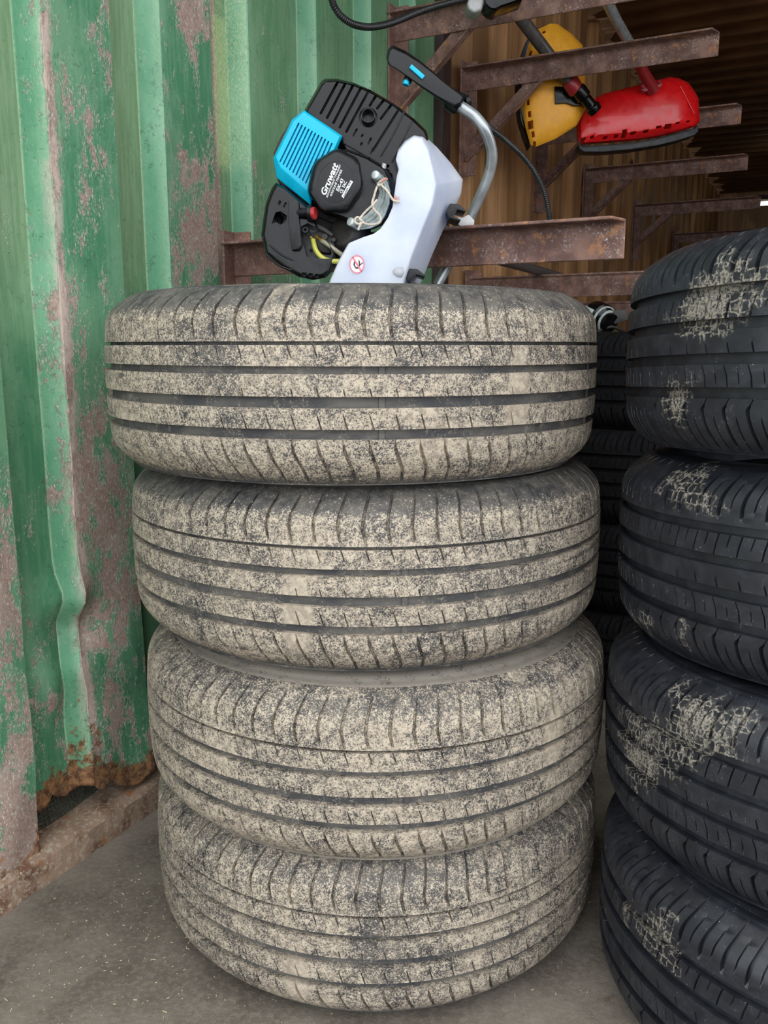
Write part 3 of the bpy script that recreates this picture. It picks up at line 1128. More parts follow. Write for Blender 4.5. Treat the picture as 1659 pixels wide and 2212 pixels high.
def right_tyre(loc, label, seed, mud, mud_a=(None, 0), mud_b=(None, 0), rot=(0, 0, 0), spin=0.0, group='black tyres of the front right stack', R=0.290, hw=0.1050, share=True, name='tyre'):
    t = thing(name, loc, label, 'tyre', group, rot)
    parts = []
    if not proto_right:
        N = 72
        s = hw / 0.1
        parts.append(rib_mesh('shoulder_rib', 'black', t, R, hw, -0.1000 * s, -0.050 * s, N,
                              pp([(0, 0.0065), (0.35, 0.0045), (0.8, 0.0), (0.9, 0.003), (1, 0.006)]),
                              pp([(0, 0.15), (0.12, 1), (0.85, 1), (0.9, 0.3), (1, 0.3)]),
                              pp([(0, 0.0009), (0.2, 0.0013), (0.85, 0.0014), (0.9, 0.0004), (1, 0.0004)]), 0.006, 0.008, 22, h0=hw, thin=pp([(0, 0.1), (0.2, 1), (0.6, 1), (0.7, 0), (1, 0)])))
        parts.append(rib_mesh('tread_rib', 'black', t, R, hw, -0.040 * s, -0.020 * s, N,
                              pp([(0, 0.004), (0.5, 0.003), (1, -0.001)]), pp([(0, 1), (1, 1)]), pp([(0, 0.0005), (1, 0.0004)]), 0.003, 0.008, 10, h0=hw, thin=pp([(0, 0), (0.1, 0), (0.2, 1), (0.6, 1), (0.7, 0), (1, 0)])))
        parts.append(rib_mesh('tread_rib', 'black', t, R, hw, -0.010 * s, 0.010 * s, N,
                              pp([(0, 0.004), (1, -0.002)]), pp([(0, 1), (0.35, 1), (0.45, 0), (1, 0)]), pp([(0, 0.0006), (1, 0.0003)]), 0.003, 0.008, 10, h0=hw))
        parts.append(rib_mesh('tread_rib', 'black', t, R, hw, 0.020 * s, 0.040 * s, N,
                              pp([(0, -0.002), (0.5, 0.0), (1, 0.003)]), pp([(0, 1), (1, 1)]), pp([(0, 0.0005), (1, 0.0005)]), 0.003, 0.008, 10, h0=hw, thin=pp([(0, 0), (0.35, 0), (0.45, 1), (0.9, 1), (1, 1)])))
        parts.append(rib_mesh('shoulder_rib', 'black', t, R, hw, 0.049 * s, 0.0975 * s, N,
                              pp([(0, 0.003), (0.12, 0.0), (0.3, 0.0), (0.5, 0.001), (0.8, 0.005), (1, 0.008)]),
                              pp([(0, 0), (0.12, 0), (0.18, 1), (0.85, 1), (0.97, 0.15), (1, 0.1)]),
                              pp([(0, 0.0009), (0.3, 0.0017), (0.6, 0.0016), (0.9, 0.0009), (1, 0.0007)]), 0.006, 0.008, 24, h0=hw, thin=pp([(0, 0), (0.25, 0), (0.35, 1), (0.7, 1), (0.8, 0), (1, 0)])))
        parts.append(carcass_mesh('carcass', 'black', t, R, hw, 0.0080, hw, bead=0.19, seg=280))
        proto_right.extend(parts)
    else:
        for p in proto_right:
            c = p.copy()
            COL.objects.link(c)
            c.parent = t
            parts.append(c)
    for p in parts:
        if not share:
            key = p.data.name + '_shaded'
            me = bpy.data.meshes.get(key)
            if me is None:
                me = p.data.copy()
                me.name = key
                me.materials[0] = M['shaded_rubber']
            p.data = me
        p.rotation_euler = (0, 0, spin)
        p['seed'] = float(seed)
        p['mud'] = float(mud)
        p['mud_a'] = local_spot(*mud_a, loc, R, spin)
        p['mud_b'] = local_spot(*mud_b, loc, R, spin)
    if share:
        spews(t, R, hw, hw, 20, seed=int(seed * 10) + 1)
    return t




def seat(cx, cy, cz, tx, ty, hw=0.1050):
    """base point of a tyre whose middle is at (cx, cy, cz) and that leans by tx, ty"""
    Rm = Matrix.Rotation(ty, 3, 'Y') @ Matrix.Rotation(tx, 3, 'X')
    return tuple(Vector((cx, cy, cz)) - Rm @ Vector((0, 0, hw)))


for (cx, cy, cz, tx, ty, lab, sd, mud, sp, ma_, mb_) in (
        (0.5547, 0.9076, 0.1100, -0.012, -0.004, 'bottom tyre of the black right stack, its ribbed sidewall showing beside the concrete floor', 1.1, -0.10, 0.4, (1480, 2090), (1320, 1890)),
        (0.5588, 0.9367, 0.3265, -0.030, -0.016, 'third tyre down in the black right stack, beige mud smeared over its upper shoulder', 2.7, -0.08, -0.2, (1610, 1620), (1400, 1600)),
        (0.5700, 0.9600, 0.5425, -0.042, -0.012, 'second tyre down in the black right stack, pale dust streak along its top edge', 3.9, -0.09, 0.11, (1540, 1075), (1470, 1370)),
        (0.5644, 0.9457, 0.7620, -0.044, 0.008, 'topmost black tyre of the right stack, dried mud in honeycomb shapes on its ribs', 5.2, -0.09, 0.0, (1500, 890), (1560, 680))):
    right_tyre(seat(cx, cy, cz, tx, ty), lab, sd, mud, ma_, mb_, rot=(tx, ty, 0), spin=sp)

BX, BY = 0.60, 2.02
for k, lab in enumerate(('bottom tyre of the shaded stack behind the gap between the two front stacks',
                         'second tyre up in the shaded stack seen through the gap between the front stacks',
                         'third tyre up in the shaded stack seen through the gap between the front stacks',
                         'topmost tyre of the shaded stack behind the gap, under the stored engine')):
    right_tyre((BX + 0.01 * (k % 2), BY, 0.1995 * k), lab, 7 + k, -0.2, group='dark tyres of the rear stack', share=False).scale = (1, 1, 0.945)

# ribbed sidewall band of the bottom right tyre is a raised patch on its upper side
kb = MB()
rin, rout, ztop = 0.214, 0.238, 0.2105
rings = []
for i in range(50):
    ph = -0.95 + 0.85 * i / 49
    e = 1 - abs(i - 24.5) / 24.5
    wq = 1.0 if e > 0.12 else 0.5 + 4.2 * e
    rm = (rin + rout) / 2
    r0, r1 = rm - (rout - rin) / 2 * wq, rm + (rout - rin) / 2 * wq
    rings.append([(r0 * math.sin(ph), -r0 * math.cos(ph), ztop - 0.0015), (r0 * math.sin(ph), -r0 * math.cos(ph), ztop + 0.0006),
                  (r1 * math.sin(ph), -r1 * math.cos(ph), ztop - 0.0020), (r1 * math.sin(ph), -r1 * math.cos(ph), ztop - 0.004)])
kb.loft(rings)
_bt = [o for o in bpy.data.objects if o.get('label', '').startswith('bottom tyre of the black')][0]
make('ribbed_sidewall_band', kb, 'knurl', _bt, local=True, label='finely ribbed band moulded on the sidewall')


# ================================================================== SHELF BRACKETS
def bracket(u, ztop, L, label, brace=True, h=0.055, post_down=0.22, flange=0.040, chamfer=True, mat='beam', bl=0.17):
    base = W(u, -0.010, ztop)
    t = thing('shelf_bracket', base, label, 'bracket', 'angle iron shelf brackets on the container wall')
    mb = MB()
    # L-section: flange on top reaching towards the viewer (-u), web hanging at its back
    th = 0.0045
    sec = [(-flange, 0), (-flange, -th), (-th * 2, -th), (-th, -th * 2), (-th, -h), (0, -h), (0, 0)]
    r0 = [W(u + a, -0.010, ztop + b) for a, b in sec]
    r1 = [W(u + a, L - (0.012 if (chamfer and a == -flange) else 0), ztop + b) for a, b in sec]
    mb.loft([r0, r1])
    make('arm', mb, mat, t, bevel=0.0012, bseg=1)
    if brace:
        mb = MB()
        a = W(u - 0.006, bl, ztop - h + 0.012)
        b = W(u - 0.006, -0.008, ztop - h - bl * 0.85)
        dr = (b - a).normalized()
        si = dr.cross(DU).normalized()
        R = Matrix((DU, si, dr)).transposed()
        mb.box((a + b) / 2 + DU * 0.010, (0.005, 0.036, (b - a).length + 0.02), R)
        mb.box((a + b) / 2 + si * 0.016, (0.022, 0.004, (b - a).length), R)
        make('brace', mb, mat, t, bevel=0.001, bseg=1)
    mb = MB()
    wbox(mb, u - 0.034, u + 0.002, -0.011, -0.006, ztop - h - post_down, ztop + 0.02)
    wbox(mb, u - 0.002, u + 0.003, -0.011, 0.026, ztop - h - post_down, ztop + 0.02)
    make('upright', mb, mat, t, bevel=0.001, bseg=1)
    return t


bracket(0.591, 0.943, 0.672, 'nearest rusty angle iron arm, crossing behind the white fuel tank', brace=False, post_down=0.10)
bracket(1.229, 1.508, 0.66, 'high bracket at the top edge of the photo with a black hose passing over it', bl=0.17)
bracket(1.665, 1.508, 0.645, 'long dark arm crossing in front of the yellow guard', bl=0.20, mat='beam')
bracket(2.343, 1.500, 0.640, 'arm whose tip shows to the right of the red guard')
bracket(3.002, 1.480, 0.610, 'arm below the red guard, fourth of the upper row')
bracket(4.020, 1.480, 0.590, 'dim arm above the top right tyre, furthest but one of the upper row')
bracket(5.300, 1.480, 0.590, 'faint furthest arm of the upper row, in the dark end of the container')
bracket(1.725, 0.964, 0.90, 'pale brown lower arm just above the top dusty tyre at its right', brace=False, h=0.062, flange=0.01)
bracket(2.30, 0.915, 0.80, 'orange brown lower arm directly above the stored engine', brace=False, h=0.05, flange=0.01)
bracket(4.40, 1.10, 0.70, 'shadowed lower arm near the far end, left of the top right tyre')
bracket(5.60, 1.12, 0.70, 'faintest lower arm, deep in the container')


# ================================================================== BRUSH CUTTER WITH ENGINE
ENG = thing('brush_cutter', at(800, 640, 1.30), 'brush cutter engine with cyan grille and white tank leaning over the dusty tyres', 'brush cutter')

# finned black muffler cover
poly = [(701, 170), (728, 170), (765, 179), (802, 195), (850, 223), (893, 255), (921, 282), (926, 300), (912, 330), (892, 372),
        (872, 425), (852, 410), (846, 380), (820, 362), (745, 324), (732, 296), (657, 238), (672, 213), (692, 178)]
mb = MB()
cx, cy = 795, 280
mid = [(cx + (x - cx) * 1.0, cy + (y - cy) * 1.0) for x, y in poly]
frt = [(cx + (x - cx) * 0.965, cy + (y - cy) * 0.955 + 1.5) for x, y in poly]
mb.loft([[at(x, y, 1.262) for x, y in frt], [at(x, y, 1.276) for x, y in mid], [at(x, y, 1.355) for x, y in mid],
         [at(cx + (x - cx) * 1.0, cy + (y - cy) * 1.0, 1.385) for x, y in mid]])
cover = make('muffler_cover', mb, 'plastic', ENG, bevel=0.0028, bseg=3, label='finned black cover over the muffler')
slots = [((724, 173), (690, 236)), ((741, 176), (704, 246)), ((758, 180), (718, 257)), ((776, 184), (732, 267)), ((794, 189), (746, 277)),
         ((811, 198), (798, 219)), ((829, 207), (814, 225)), ((845, 218), (822, 248)), ((861, 229), (804, 319))]
cut = MB()


def slot_cut(mb, a, b, w, Y0, Y1):
    a, b = Vector((*a, 0)), Vector((*b, 0))
    d = (b - a).normalized()
    s = Vector((-d.y, d.x, 0)) * w / 2
    e = d * w / 2
    pts = [a + s, a - e * 0.8, a - s, b - s, b + e * 0.8, b + s]
    mb.prism([(p.x, p.y) for p in pts], Y0, Y1)


for a, b in slots:
    ext = ((a[0] - b[0]) * 0.10, (a[1] - b[1]) * 0.10) if a[1] - b[1] < -50 else (1.5, -2.5)
    slot_cut(cut, (a[0] + ext[0], a[1] + ext[1]), b, 6.0, 1.24, 1.282)
for a, b in (((770, 270), (762, 285)), ((801, 290), (795, 303)), ((783, 282), (780, 287)), ((781, 300), (778, 306)), ((806, 312), (800, 325))):
    slot_cut(cut, a, b, 4.5, 1.24, 1.272)
cut.prism([(831, 344), (842, 350), (836, 362), (842, 372), (828, 372), (824, 362)], 1.24, 1.29)
carve(cover, cut)
cut = MB()
c0 = at(795, 249, 1.25)
cut.lathe(c0, (0, 1, 0), [(-0.01, 0.0130), (0.024, 0.0130)], 28)
carve(cover, cut)
mb = MB()
mb.lathe(at(795, 249, 1.256), (0, 1, 0), [(0, 0.0083), (0, 0.0093), (0.03, 0.0093), (0.03, 0.0083)], 28, closed=True)
make('exhaust_pipe', mb, 'engine', ENG, label='round exhaust outlet')
# raised creases of the cover
for pts in ([(874, 240), (850, 290), (822, 338)], [(890, 262), (866, 312), (846, 352)], [(742, 309), (800, 342), (842, 368)]):
    mb = MB()
    mb.tube(pxpath([(x, y, 1.2625) for x, y in pts], 4), 0.0016, 8)
    make('cover_crease', mb, 'plastic', ENG)
mb = MB()
for a, b in slots:
    a, b = Vector(a), Vector(b)
    for t in np.arange(0.25, 0.9, 0.16):
        p = a.lerp(b, t)
        mb.prism([(p.x - 3.4, p.y - 1.2), (p.x + 3.0, p.y + 1.6), (p.x + 2.4, p.y + 3.0), (p.x - 3.8, p.y + 0.4)], 1.279, 1.287)
make('cooling_fins', mb, 'engine', ENG, kind='stuff')

# block behind everything
mb = MB()
mb.prism([(628, 262), (606, 294), (590, 330), (600, 392), (640, 430), (690, 470), (760, 500), (830, 470), (868, 400), (850, 330), (750, 270), (690, 235)], 1.300, 1.375)
mb.prism([(640, 440), (612, 560), (660, 590), (700, 590), (722, 560), (760, 520), (790, 500), (760, 470), (700, 440)], 1.305, 1.370)
make('engine_block', mb, 'engine', ENG, bevel=0.003, label='greyish cast body behind the covers')

# cyan grille
mb = MB()
poly = [(657, 238), (740, 294), (724, 332), (700, 352), (680, 385), (672, 444), (598, 384), (590, 342), (631, 258)]
frt = [(656, 242), (734, 295), (718, 330), (696, 352), (672, 392), (663, 412), (606, 362), (596, 340), (634, 262)]
mb.loft([[at(x, y, 1.245) for x, y in frt], [at(x, y, 1.253) for x, y in poly], [at(x, y, 1.300) for x, y in poly]])
grille = make('cyan_grille', mb, 'cyan', ENG, bevel=0.0012, label='slotted cyan plastic cover')
cut = MB()
for i in range(11):
    t = i / 10
    a = (644 + 72 * t, 262 + 44 * t)
    b = (603 + 70 * t, 346 + 58 * t)
    if i > 8:
        b = (b[0] + 7, b[1] - 14)
    slot_cut(cut, a, b, 3.6, 1.235, 1.2525)
carve(grille, cut)

# recoil starter: scalloped cap on a round body
mb = MB()
cxs, cys = 725, 392
outl = []
for k in range(72):
    a = 2 * PI * k / 72
    sc = 1 + 0.030 * math.cos(7 * a + 0.6)
    rx, ry = 57 * sc, 69 * sc
    xx, yy = rx * math.cos(a), ry * math.sin(a)
    ca, sa = math.cos(0.30), math.sin(0.30)
    outl.append((cxs + xx * ca - yy * sa, cys + xx * sa + yy * ca))


def scl(o_, s, dx=0, dy=0):
    return [(cxs + (x - cxs) * s + dx, cys + (y - cys) * s + dy) for x, y in o_]


mb.loft([[at(x, y, 1.212) for x, y in scl(outl, 0.80)], [at(x, y, 1.2135) for x, y in scl(outl, 0.93)], [at(x, y, 1.219) for x, y in scl(outl, 0.985)],
         [at(x, y, 1.228) for x, y in outl], [at(x, y, 1.262) for x, y in scl(outl, 1.02)]])
cap = make('starter_cap', mb, 'plastic_matt', ENG, label='black scalloped starter cap', smooth=50)
mb = MB()
ell = []
for k in range(48):
    a = 2 * PI * k / 48
    xx, yy = 40 * math.cos(a), 48.5 * math.sin(a)
    ca, sa = math.cos(0.22), math.sin(0.22)
    ell.append((725 + xx * ca - yy * sa, 395 + xx * sa + yy * ca))


def ring_px(mb, o_, c, s0, s1, Y0, Y1):
    A = [(c[0] + (x - c[0]) * s0, c[1] + (y - c[1]) * s0) for x, y in o_]
    B = [(c[0] + (x - c[0]) * s1, c[1] + (y - c[1]) * s1) for x, y in o_]
    rings = [[at(x, y, Y1) for x, y in A], [at(x, y, Y0) for x, y in A], [at(x, y, Y0) for x, y in B], [at(x, y, Y1) for x, y in B]]
    n = len(A)
    mb.loft(rings, cap=False)
    k = len(mb.v) - 4 * n
    for j in range(n):
        mb.f.append((k + 3 * n + j, k + 3 * n + (j + 1) % n, k + (j + 1) % n, k + j))


ring_px(mb, ell, (725, 395), 0.985, 1.01, 1.2114, 1.214)
make('label_rim', mb, 'rubberskirt', cap, label='thin grey ring around the lettering')

# lettering on the cap: baseline runs up and to the right
e_r = (at(760, 395, 1.2116) - at(725, 395, 1.2116)).normalized()
e_u = (at(725, 360, 1.2116) - at(725, 395, 1.2116))
e_u.normalize()
nrm = e_r.cross(e_u).normalized()


def text_mesh(body, px, py, Y, height_px, ang, length_px=None, bold=0.0, shear=0.0):
    cu = bpy.data.curves.new('t', 'FONT')
    cu.body = body
    cu.align_x = 'CENTER'
    cu.align_y = 'CENTER'
    cu.size = 1.0
    cu.offset = bold
    cu.extrude = 0.02
    cu.shear = shear
    cu.resolution_u = 2
    o = bpy.data.objects.new('t', cu)
    COL.objects.link(o)
    dg = bpy.context.evaluated_depsgraph_get()
    me = bpy.data.meshes.new_from_object(o.evaluated_get(dg))
    co = [Vector(v.co) for v in me.vertices]
    fs = [tuple(p.vertices) for p in me.polygons]
    bpy.data.objects.remove(o)
    bpy.data.curves.remove(cu)
    bpy.data.meshes.remove(me)
    w = max(c.x for c in co) - min(c.x for c in co)
    h = max(c.y for c in co) - min(c.y for c in co)
    mx = (max(c.x for c in co) + min(c.x for c in co)) / 2
    my = (max(c.y for c in co) + min(c.y for c in co)) / 2
    s = Y / FPX
    sy = height_px * s / h
    sx = (length_px * s / w) if length_px else sy
    ca, sa = math.cos(ang), math.sin(ang)
    c0 = at(px, py, Y)
    pts = []
    for c in co:
        x, y = (c.x - mx) * sx, (c.y - my) * sy
        X = x * ca - y * sa
        Y_ = x * sa + y * ca
        pts.append(c0 + e_r * X + e_u * Y_ + nrm * (c.z * 0.01))
    return pts, fs


mb = MB()
LA = math.radians(66)
for body, px, py, hp, lp, bo, sh in (('Gruwatt', 711.5, 386.5, 13, 66, 0.03, 0.25), ('®', 722.5, 355, 5, 5, 0.0, 0.0), ('БЕНЗИНОВЫЙ ТРИММЕР', 720, 391, 4.6, 69, 0.02, 0.15),
                                     ('GASOLINE TRIMMER', 726, 395, 4.4, 56, 0.02, 0.15), ('БК-43', 734, 399.5, 7, 26, 0.03, 0.15), ('CE  EAC', 741.5, 404.5, 6.5, 25, 0.02, 0.0)):
    pts, fs = text_mesh(body, px, py, 1.2112, hp, LA, lp, bo, sh)
    mb.add(pts, fs)
mb.add([at(*q, 1.2110) for q in ((737.5, 424), (742.5, 428.5), (763, 392), (756.5, 389.5))] + [at(*q, 1.2128) for q in ((737.5, 424), (742.5, 428.5), (763, 392), (756.5, 389.5))],
       [(0, 1, 2, 3), (7, 6, 5, 4), (0, 4, 5, 1), (1, 5, 6, 2), (2, 6, 7, 3), (3, 7, 4, 0)])
make('printed_lettering', mb, 'white', cap, smooth=0, label='white printed brand lettering')
mb = MB()
pts, fs = text_mesh('420203  015', 749.8, 409, 1.2106, 3.4, LA, 33, 0.0, 0.0)
mb.add(pts, fs)
make('serial_print', mb, 'ink', cap, smooth=0)

# starter body behind the cap
mb = MB()
poly = [(722, 322), (752, 322), (795, 338), (836, 362), (852, 392), (852, 430), (838, 468), (800, 496), (765, 488), (735, 474), (700, 462), (690, 440), (700, 360)]
mb.loft([[at(x, y, 1.240) for x, y in [(770 + (x - 770) * 0.9, 405 + (y - 405) * 0.93) for x, y in poly]], [at(x, y, 1.250) for x, y in poly], [at(x, y, 1.30) for x, y in poly]])
make('starter_body', mb, 'plastic', ENG, bevel=0.003, bseg=3)
# zinc clutch housing crescent
mb = MB()
outer = [(812, 371), (826, 378), (837, 392), (844, 412), (842, 441), (833, 466), (822, 484), (801, 494), (780, 497), (756, 484)]
inner = [(802, 386), (811, 394), (817, 405), (819, 418), (814, 434), (804, 450), (794, 461), (782, 470), (770, 474), (756, 470)]
rings = []
for (ox, oy), (ix, iy) in zip(outer, inner):
    r = []
    for t, yy in ((0, 1.262), (0.0, 1.236), (0.18, 1.231), (0.30, 1.236), (0.42, 1.229), (0.54, 1.236), (0.66, 1.228), (0.80, 1.234), (0.92, 1.229), (1, 1.240), (1, 1.262)):
        r.append(at(ix + (ox - ix) * t, iy + (oy - iy) * t, yy))
    rings.append(r)
mb.loft(rings)
make('clutch_housing', mb, 'steel', ENG, smooth=30, label='shiny zinc plated ring beside the tank')
for (x, y, ln) in ((812, 379, 0.016), (759, 480, 0.018)):
    mb = MB()
    c = at(x, y, 1.228)
    ax = Vector((0.55, 1, -0.25))
    mb.lathe(c, ax, [(-0.004, 0.0040), (-0.003, 0.0056), (0, 0.0060), (0.002, 0.0060), (0.003, 0.0050), (ln, 0.0050)], 18)
    make('bolt', mb, 'steel', ENG)
mb = MB()
mb.tube(pxpath([(828, 366, 1.245), (831, 354, 1.245)], 2), 0.0032, 10)
make('spark_lead_stub', mb, 'bracket_alloy', ENG)

# air filter housing, lower left
mb = MB()
poly = [(596, 394), (612, 402), (640, 426), (668, 448), (676, 470), (694, 505), (716, 530), (726, 552), (716, 588), (704, 600), (676, 605), (645, 598), (610, 578), (574, 548), (564, 508), (573, 442), (586, 408)]
frt = [(643 + (x - 643) * 0.93, 505 + (y - 505) * 0.94) for x, y in poly]
mb.loft([[at(x, y, 1.236) for x, y in frt], [at(x, y, 1.244) for x, y in poly], [at(x, y, 1.315) for x, y in poly]])
fil = make('air_filter_housing', mb, 'plastic', ENG, bevel=0.0022, bseg=2, label='black box at the lower left')
cut = MB()
cut.prism([(592, 455), (603, 452), (617, 462), (616, 476), (602, 482), (594, 476), (583, 480), (588, 466)], 1.22, 1.28)
cut.prism([(600, 428), (605, 431), (602, 440), (597, 437)], 1.22, 1.245)
cut.prism([(613, 432), (617, 434), (612, 446), (608, 442)], 1.22, 1.245)
cut.prism([(648, 486), (662, 478), (690, 492), (712, 528), (716, 556), (690, 556), (660, 552), (654, 530), (648, 520)], 1.22, 1.268)
for x in (0, 14, 28):
    cut.prism([(651 + x, 586 + x * 0.12), (661 + x, 587 + x * 0.12), (656 + x, 596 + x * 0.1), (648 + x, 595 + x * 0.1)], 1.22, 1.26)
carve(fil, cut)
mb = MB()
mb.prism([(622, 433), (640, 430), (646, 436), (646, 470), (652, 530), (646, 540), (630, 541), (622, 480)], 1.226, 1.245)
make('filter_latch', mb, 'plastic_matt', ENG, bevel=0.002)
for pts, r in (([(567, 512, 1.240), (590, 536, 1.236), (618, 556, 1.236), (650, 566, 1.238)], 0.0014), ([(575, 550, 1.238), (600, 572, 1.236), (630, 584, 1.236)], 0.0014), ([(606, 458, 1.262), (601, 478, 1.262)], 0.0022)):
    mb = MB()
    mb.tube(pxpath(pts, 4), r, 8)
    make('housing_rib', mb, 'plastic', ENG)
# choke lever and red primer
mb = MB()
mb.tube(pxpath([(636, 461, 1.234), (668, 458, 1.226)], 3), 0.0065, 14)
mb.lathe(at(664, 460, 1.228), Vector((1, -0.12, 0.02)), [(0, 0.0085), (0.001, 0.0098), (0.007, 0.0102), (0.008, 0.0090)], 22)
make('choke_lever', mb, 'plastic_matt', ENG)
mb = MB()
mb.lathe(at(674, 461, 1.224), Vector((1, -0.35, 0.02)), [(0, 0.0070), (0.001, 0.0082), (0.0045, 0.0082), (0.0055, 0.0068)], 22)
make('primer_button', mb, 'redknob', ENG, label='red button beside the starter cap')
mb = MB()
mb.lathe(at(660, 497, 1.246), (0, 1, 0), [(-0.004, 0.0022), (-0.004, 0.0042), (0.004, 0.0042), (0.004, 0.0022)], 20, closed=True)
make('screw_eye', mb, 'engine', ENG)
mb = MB()
mb.prism([(665, 480), (672, 479), (702, 492), (720, 506), (716, 510), (698, 498), (668, 486)], 1.246, 1.250)
make('gasket_plate', mb, 'engine', ENG)
for (x, y, r, dz) in ((702, 512, 0.0040, 0.004), (721, 518, 0.0026, 0.002), (668, 536, 0.0024, 0.002)):
    mb = MB()
    mb.lathe(at(x, y, 1.250), (0, 1, 0), [(-dz, r * 0.5), (-dz, r), (0.004, r)], 16)
    make('screw', mb, 'engine', ENG)
mb = MB()
mb.prism([(668, 505), (690, 498), (716, 510), (724, 530), (712, 548), (690, 545), (672, 530)], 1.255, 1.285)
mb.lathe(at(745, 505, 1.262), Vector((0.6, 1, -0.3)), [(-0.01, 0.020), (0.0, 0.027), (0.03, 0.028)], 28)
make('carburettor', mb, 'engine', ENG, bevel=0.0025)
mb = MB()
mb.tube(pxpath([(676, 518, 1.250), (682, 540, 1.244), (694, 555, 1.240), (710, 563, 1.240), (735, 565, 1.243)], 6), 0.0036, 12)
make('fuel_hose', mb, 'fuel', ENG, label='greenish yellow fuel hose')
mb = MB()
mb.tube(pxpath([(694, 519, 1.250), (712, 531, 1.244), (732, 546, 1.245), (742, 552, 1.248)], 6), 0.0034, 12)
make('fuel_hose', mb, 'clearhose', ENG, label='cloudy colourless fuel hose')
mb = MB()
mb.tube(pxpath([(684, 510, 1.252), (697, 521, 1.248)], 2), 0.0027, 10)
mb.tube(pxpath([(671, 512, 1.252), (678, 522, 1.250)], 2), 0.0027, 10)
make('hose_nipple', mb, 'brass', ENG)

# white fuel tank
Fp = [(876, 306), (894, 294), (912, 298), (926, 322), (936, 362), (944, 398), (936, 440), (912, 500), (890, 556), (874, 606), (862, 646), (700, 646), (712, 606), (732, 562), (752, 526), (784, 513), (806, 506), (822, 494), (838, 470), (848, 446), (853, 410), (857, 380), (862, 362), (855, 342), (860, 326)]
Bp = [(872, 303), (894, 290), (917, 293), (944, 318), (974, 352), (1000, 388), (996, 420), (976, 462), (957, 498), (936, 545), (912, 604), (890, 650), (702, 650), (718, 606), (738, 562), (758, 530), (788, 516), (810, 509), (826, 496), (842, 472), (850, 446), (855, 410), (858, 380), (858, 362), (852, 342)]
Bp = Bp[:24] + [(858, 322)]
n = len(Fp)
cxt, cyt = 850, 470
rings = []
for s, Y, t in ((0.955, 1.216, 0.0), (0.988, 1.2185, 0.0), (1.0, 1.226, 0.03), (1.0, 1.255, 0.35), (1.0, 1.30, 0.92), (1.0, 1.316, 1.0), (0.985, 1.328, 1.0), (0.94, 1.334, 1.0)):
    ring = []
    for (a, b), (c, d) in zip(Fp, Bp[:n]):
        x, y = a + (c - a) * t, b + (d - b) * t
        ring.append(at(cxt + (x - cxt) * s, cyt + (y - cyt) * s, Y))
    rings.append(ring)
mb = MB()
mb.loft(rings)
tank = make('fuel_tank', mb, 'tank', ENG, smooth=70, label='milky white plastic fuel tank')
md = tank.modifiers.new('soft', 'BEVEL')
md.width = 0.004
md.segments = 3
md.limit_method = 'ANGLE'
md.angle_limit = math.radians(18)
# moulded boss bumps on the tank
for (x, y, Y, r) in ((946, 433, 1.262, 0.011), (868, 590, 1.224, 0.012)):
    mb = MB()
    c = at(x, y, Y)
    ax = Vector((0.9, -0.35, -0.1))
    mb.lathe(c - ax * 0.008, ax, [(-0.012, r * 1.05), (0.004, r), (0.011, r * 0.85), (0.014, r * 0.4)], 20)
    make('tank_boss', mb, 'tank', ENG, smooth=60)
# sticker: no smoking disc
sc_c = (771, 571)
circ = [(sc_c[0] + 16.2 * math.cos(2 * PI * k / 36), sc_c[1] + 20 * math.sin(2 * PI * k / 36)) for k in range(36)]
YS = 1.2155
mb = MB()
mb.prism(circ, YS, YS + 0.002)
stk = make('warning_sticker', mb, 'sticker', tank, smooth=0, label='round no smoking pictogram')
mb = MB()
ring_px(mb, circ, sc_c, 0.86, 1.0, YS - 0.0003, YS + 0.001)
mb.prism([(760, 556), (763, 554), (783, 586), (780, 588)], YS - 0.0003, YS + 0.001)
make('ring_print', mb, 'pink', stk if False else tank, smooth=0, label='pink red ring and bar')
mb = MB()
for a in (-1, 1):
    pts = []
    for (x, y) in ((767, 562), (765, 568), (764, 574), (767, 580), (771, 583), (774, 582), (771, 580), (768, 577), (767, 573), (768, 568)):
        pts.append((771 + (x - 771) * a * 1.1, y - 2))
    mb.prism(pts, YS - 0.0002, YS + 0.001)
mb.prism([(776, 572), (785, 566), (786, 567), (777, 574)], YS - 0.0002, YS + 0.001)
make('pictogram_print', mb, 'ink', tank, smooth=0)
# black holding clips
for (x, y, Y) in ((986, 457, 1.285), (898, 598, 1.245)):
    mb = MB()
    mb.prism([(x - 22, y + 1), (x - 14, y - 18), (x + 4, y - 17), (x + 20, y - 4), (x + 20, y + 1), (x + 2, y - 4), (x - 6, y + 10), (x + 10, y + 17), (x + 8, y + 21), (x - 16, y + 14)], Y - 0.02, Y + 0.03)
    make('tank_clip', mb, 'plastic_matt', ENG, bevel=0.0012)

# twine
mb = MB()
TY = 1.218
for pts in ([(819, 394, 1.222), (812, 410, TY), (808, 424, TY), (804, 441, TY), (810, 455, TY), (820, 465, TY), (822, 477, TY), (812, 484, TY), (796, 485, TY), (783, 480, TY), (775, 470, TY), (768, 472, TY), (767, 480, TY), (776, 484, TY), (781, 476, TY)],
            [(814, 432, TY), (805, 443, TY - 0.002), (792, 455, TY), (782, 466, TY), (777, 474, TY - 0.002), (783, 478, TY), (776, 490, TY), (774, 497, TY)],
            [(819, 394, TY), (826, 402, TY), (836, 412, TY - 0.002), (846, 428, 1.214), (852, 434, 1.212), (862, 436, 1.212)],
            [(816, 398, TY), (822, 392, TY - 0.003), (828, 390, TY), (824, 398, TY), (815, 401, TY - 0.002)]):
    mb.tube(pxpath(pts, 6), 0.0016, 8)
make('twine', mb, 'cord', ENG, label='whitish string tied across the zinc ring')
mb = MB()
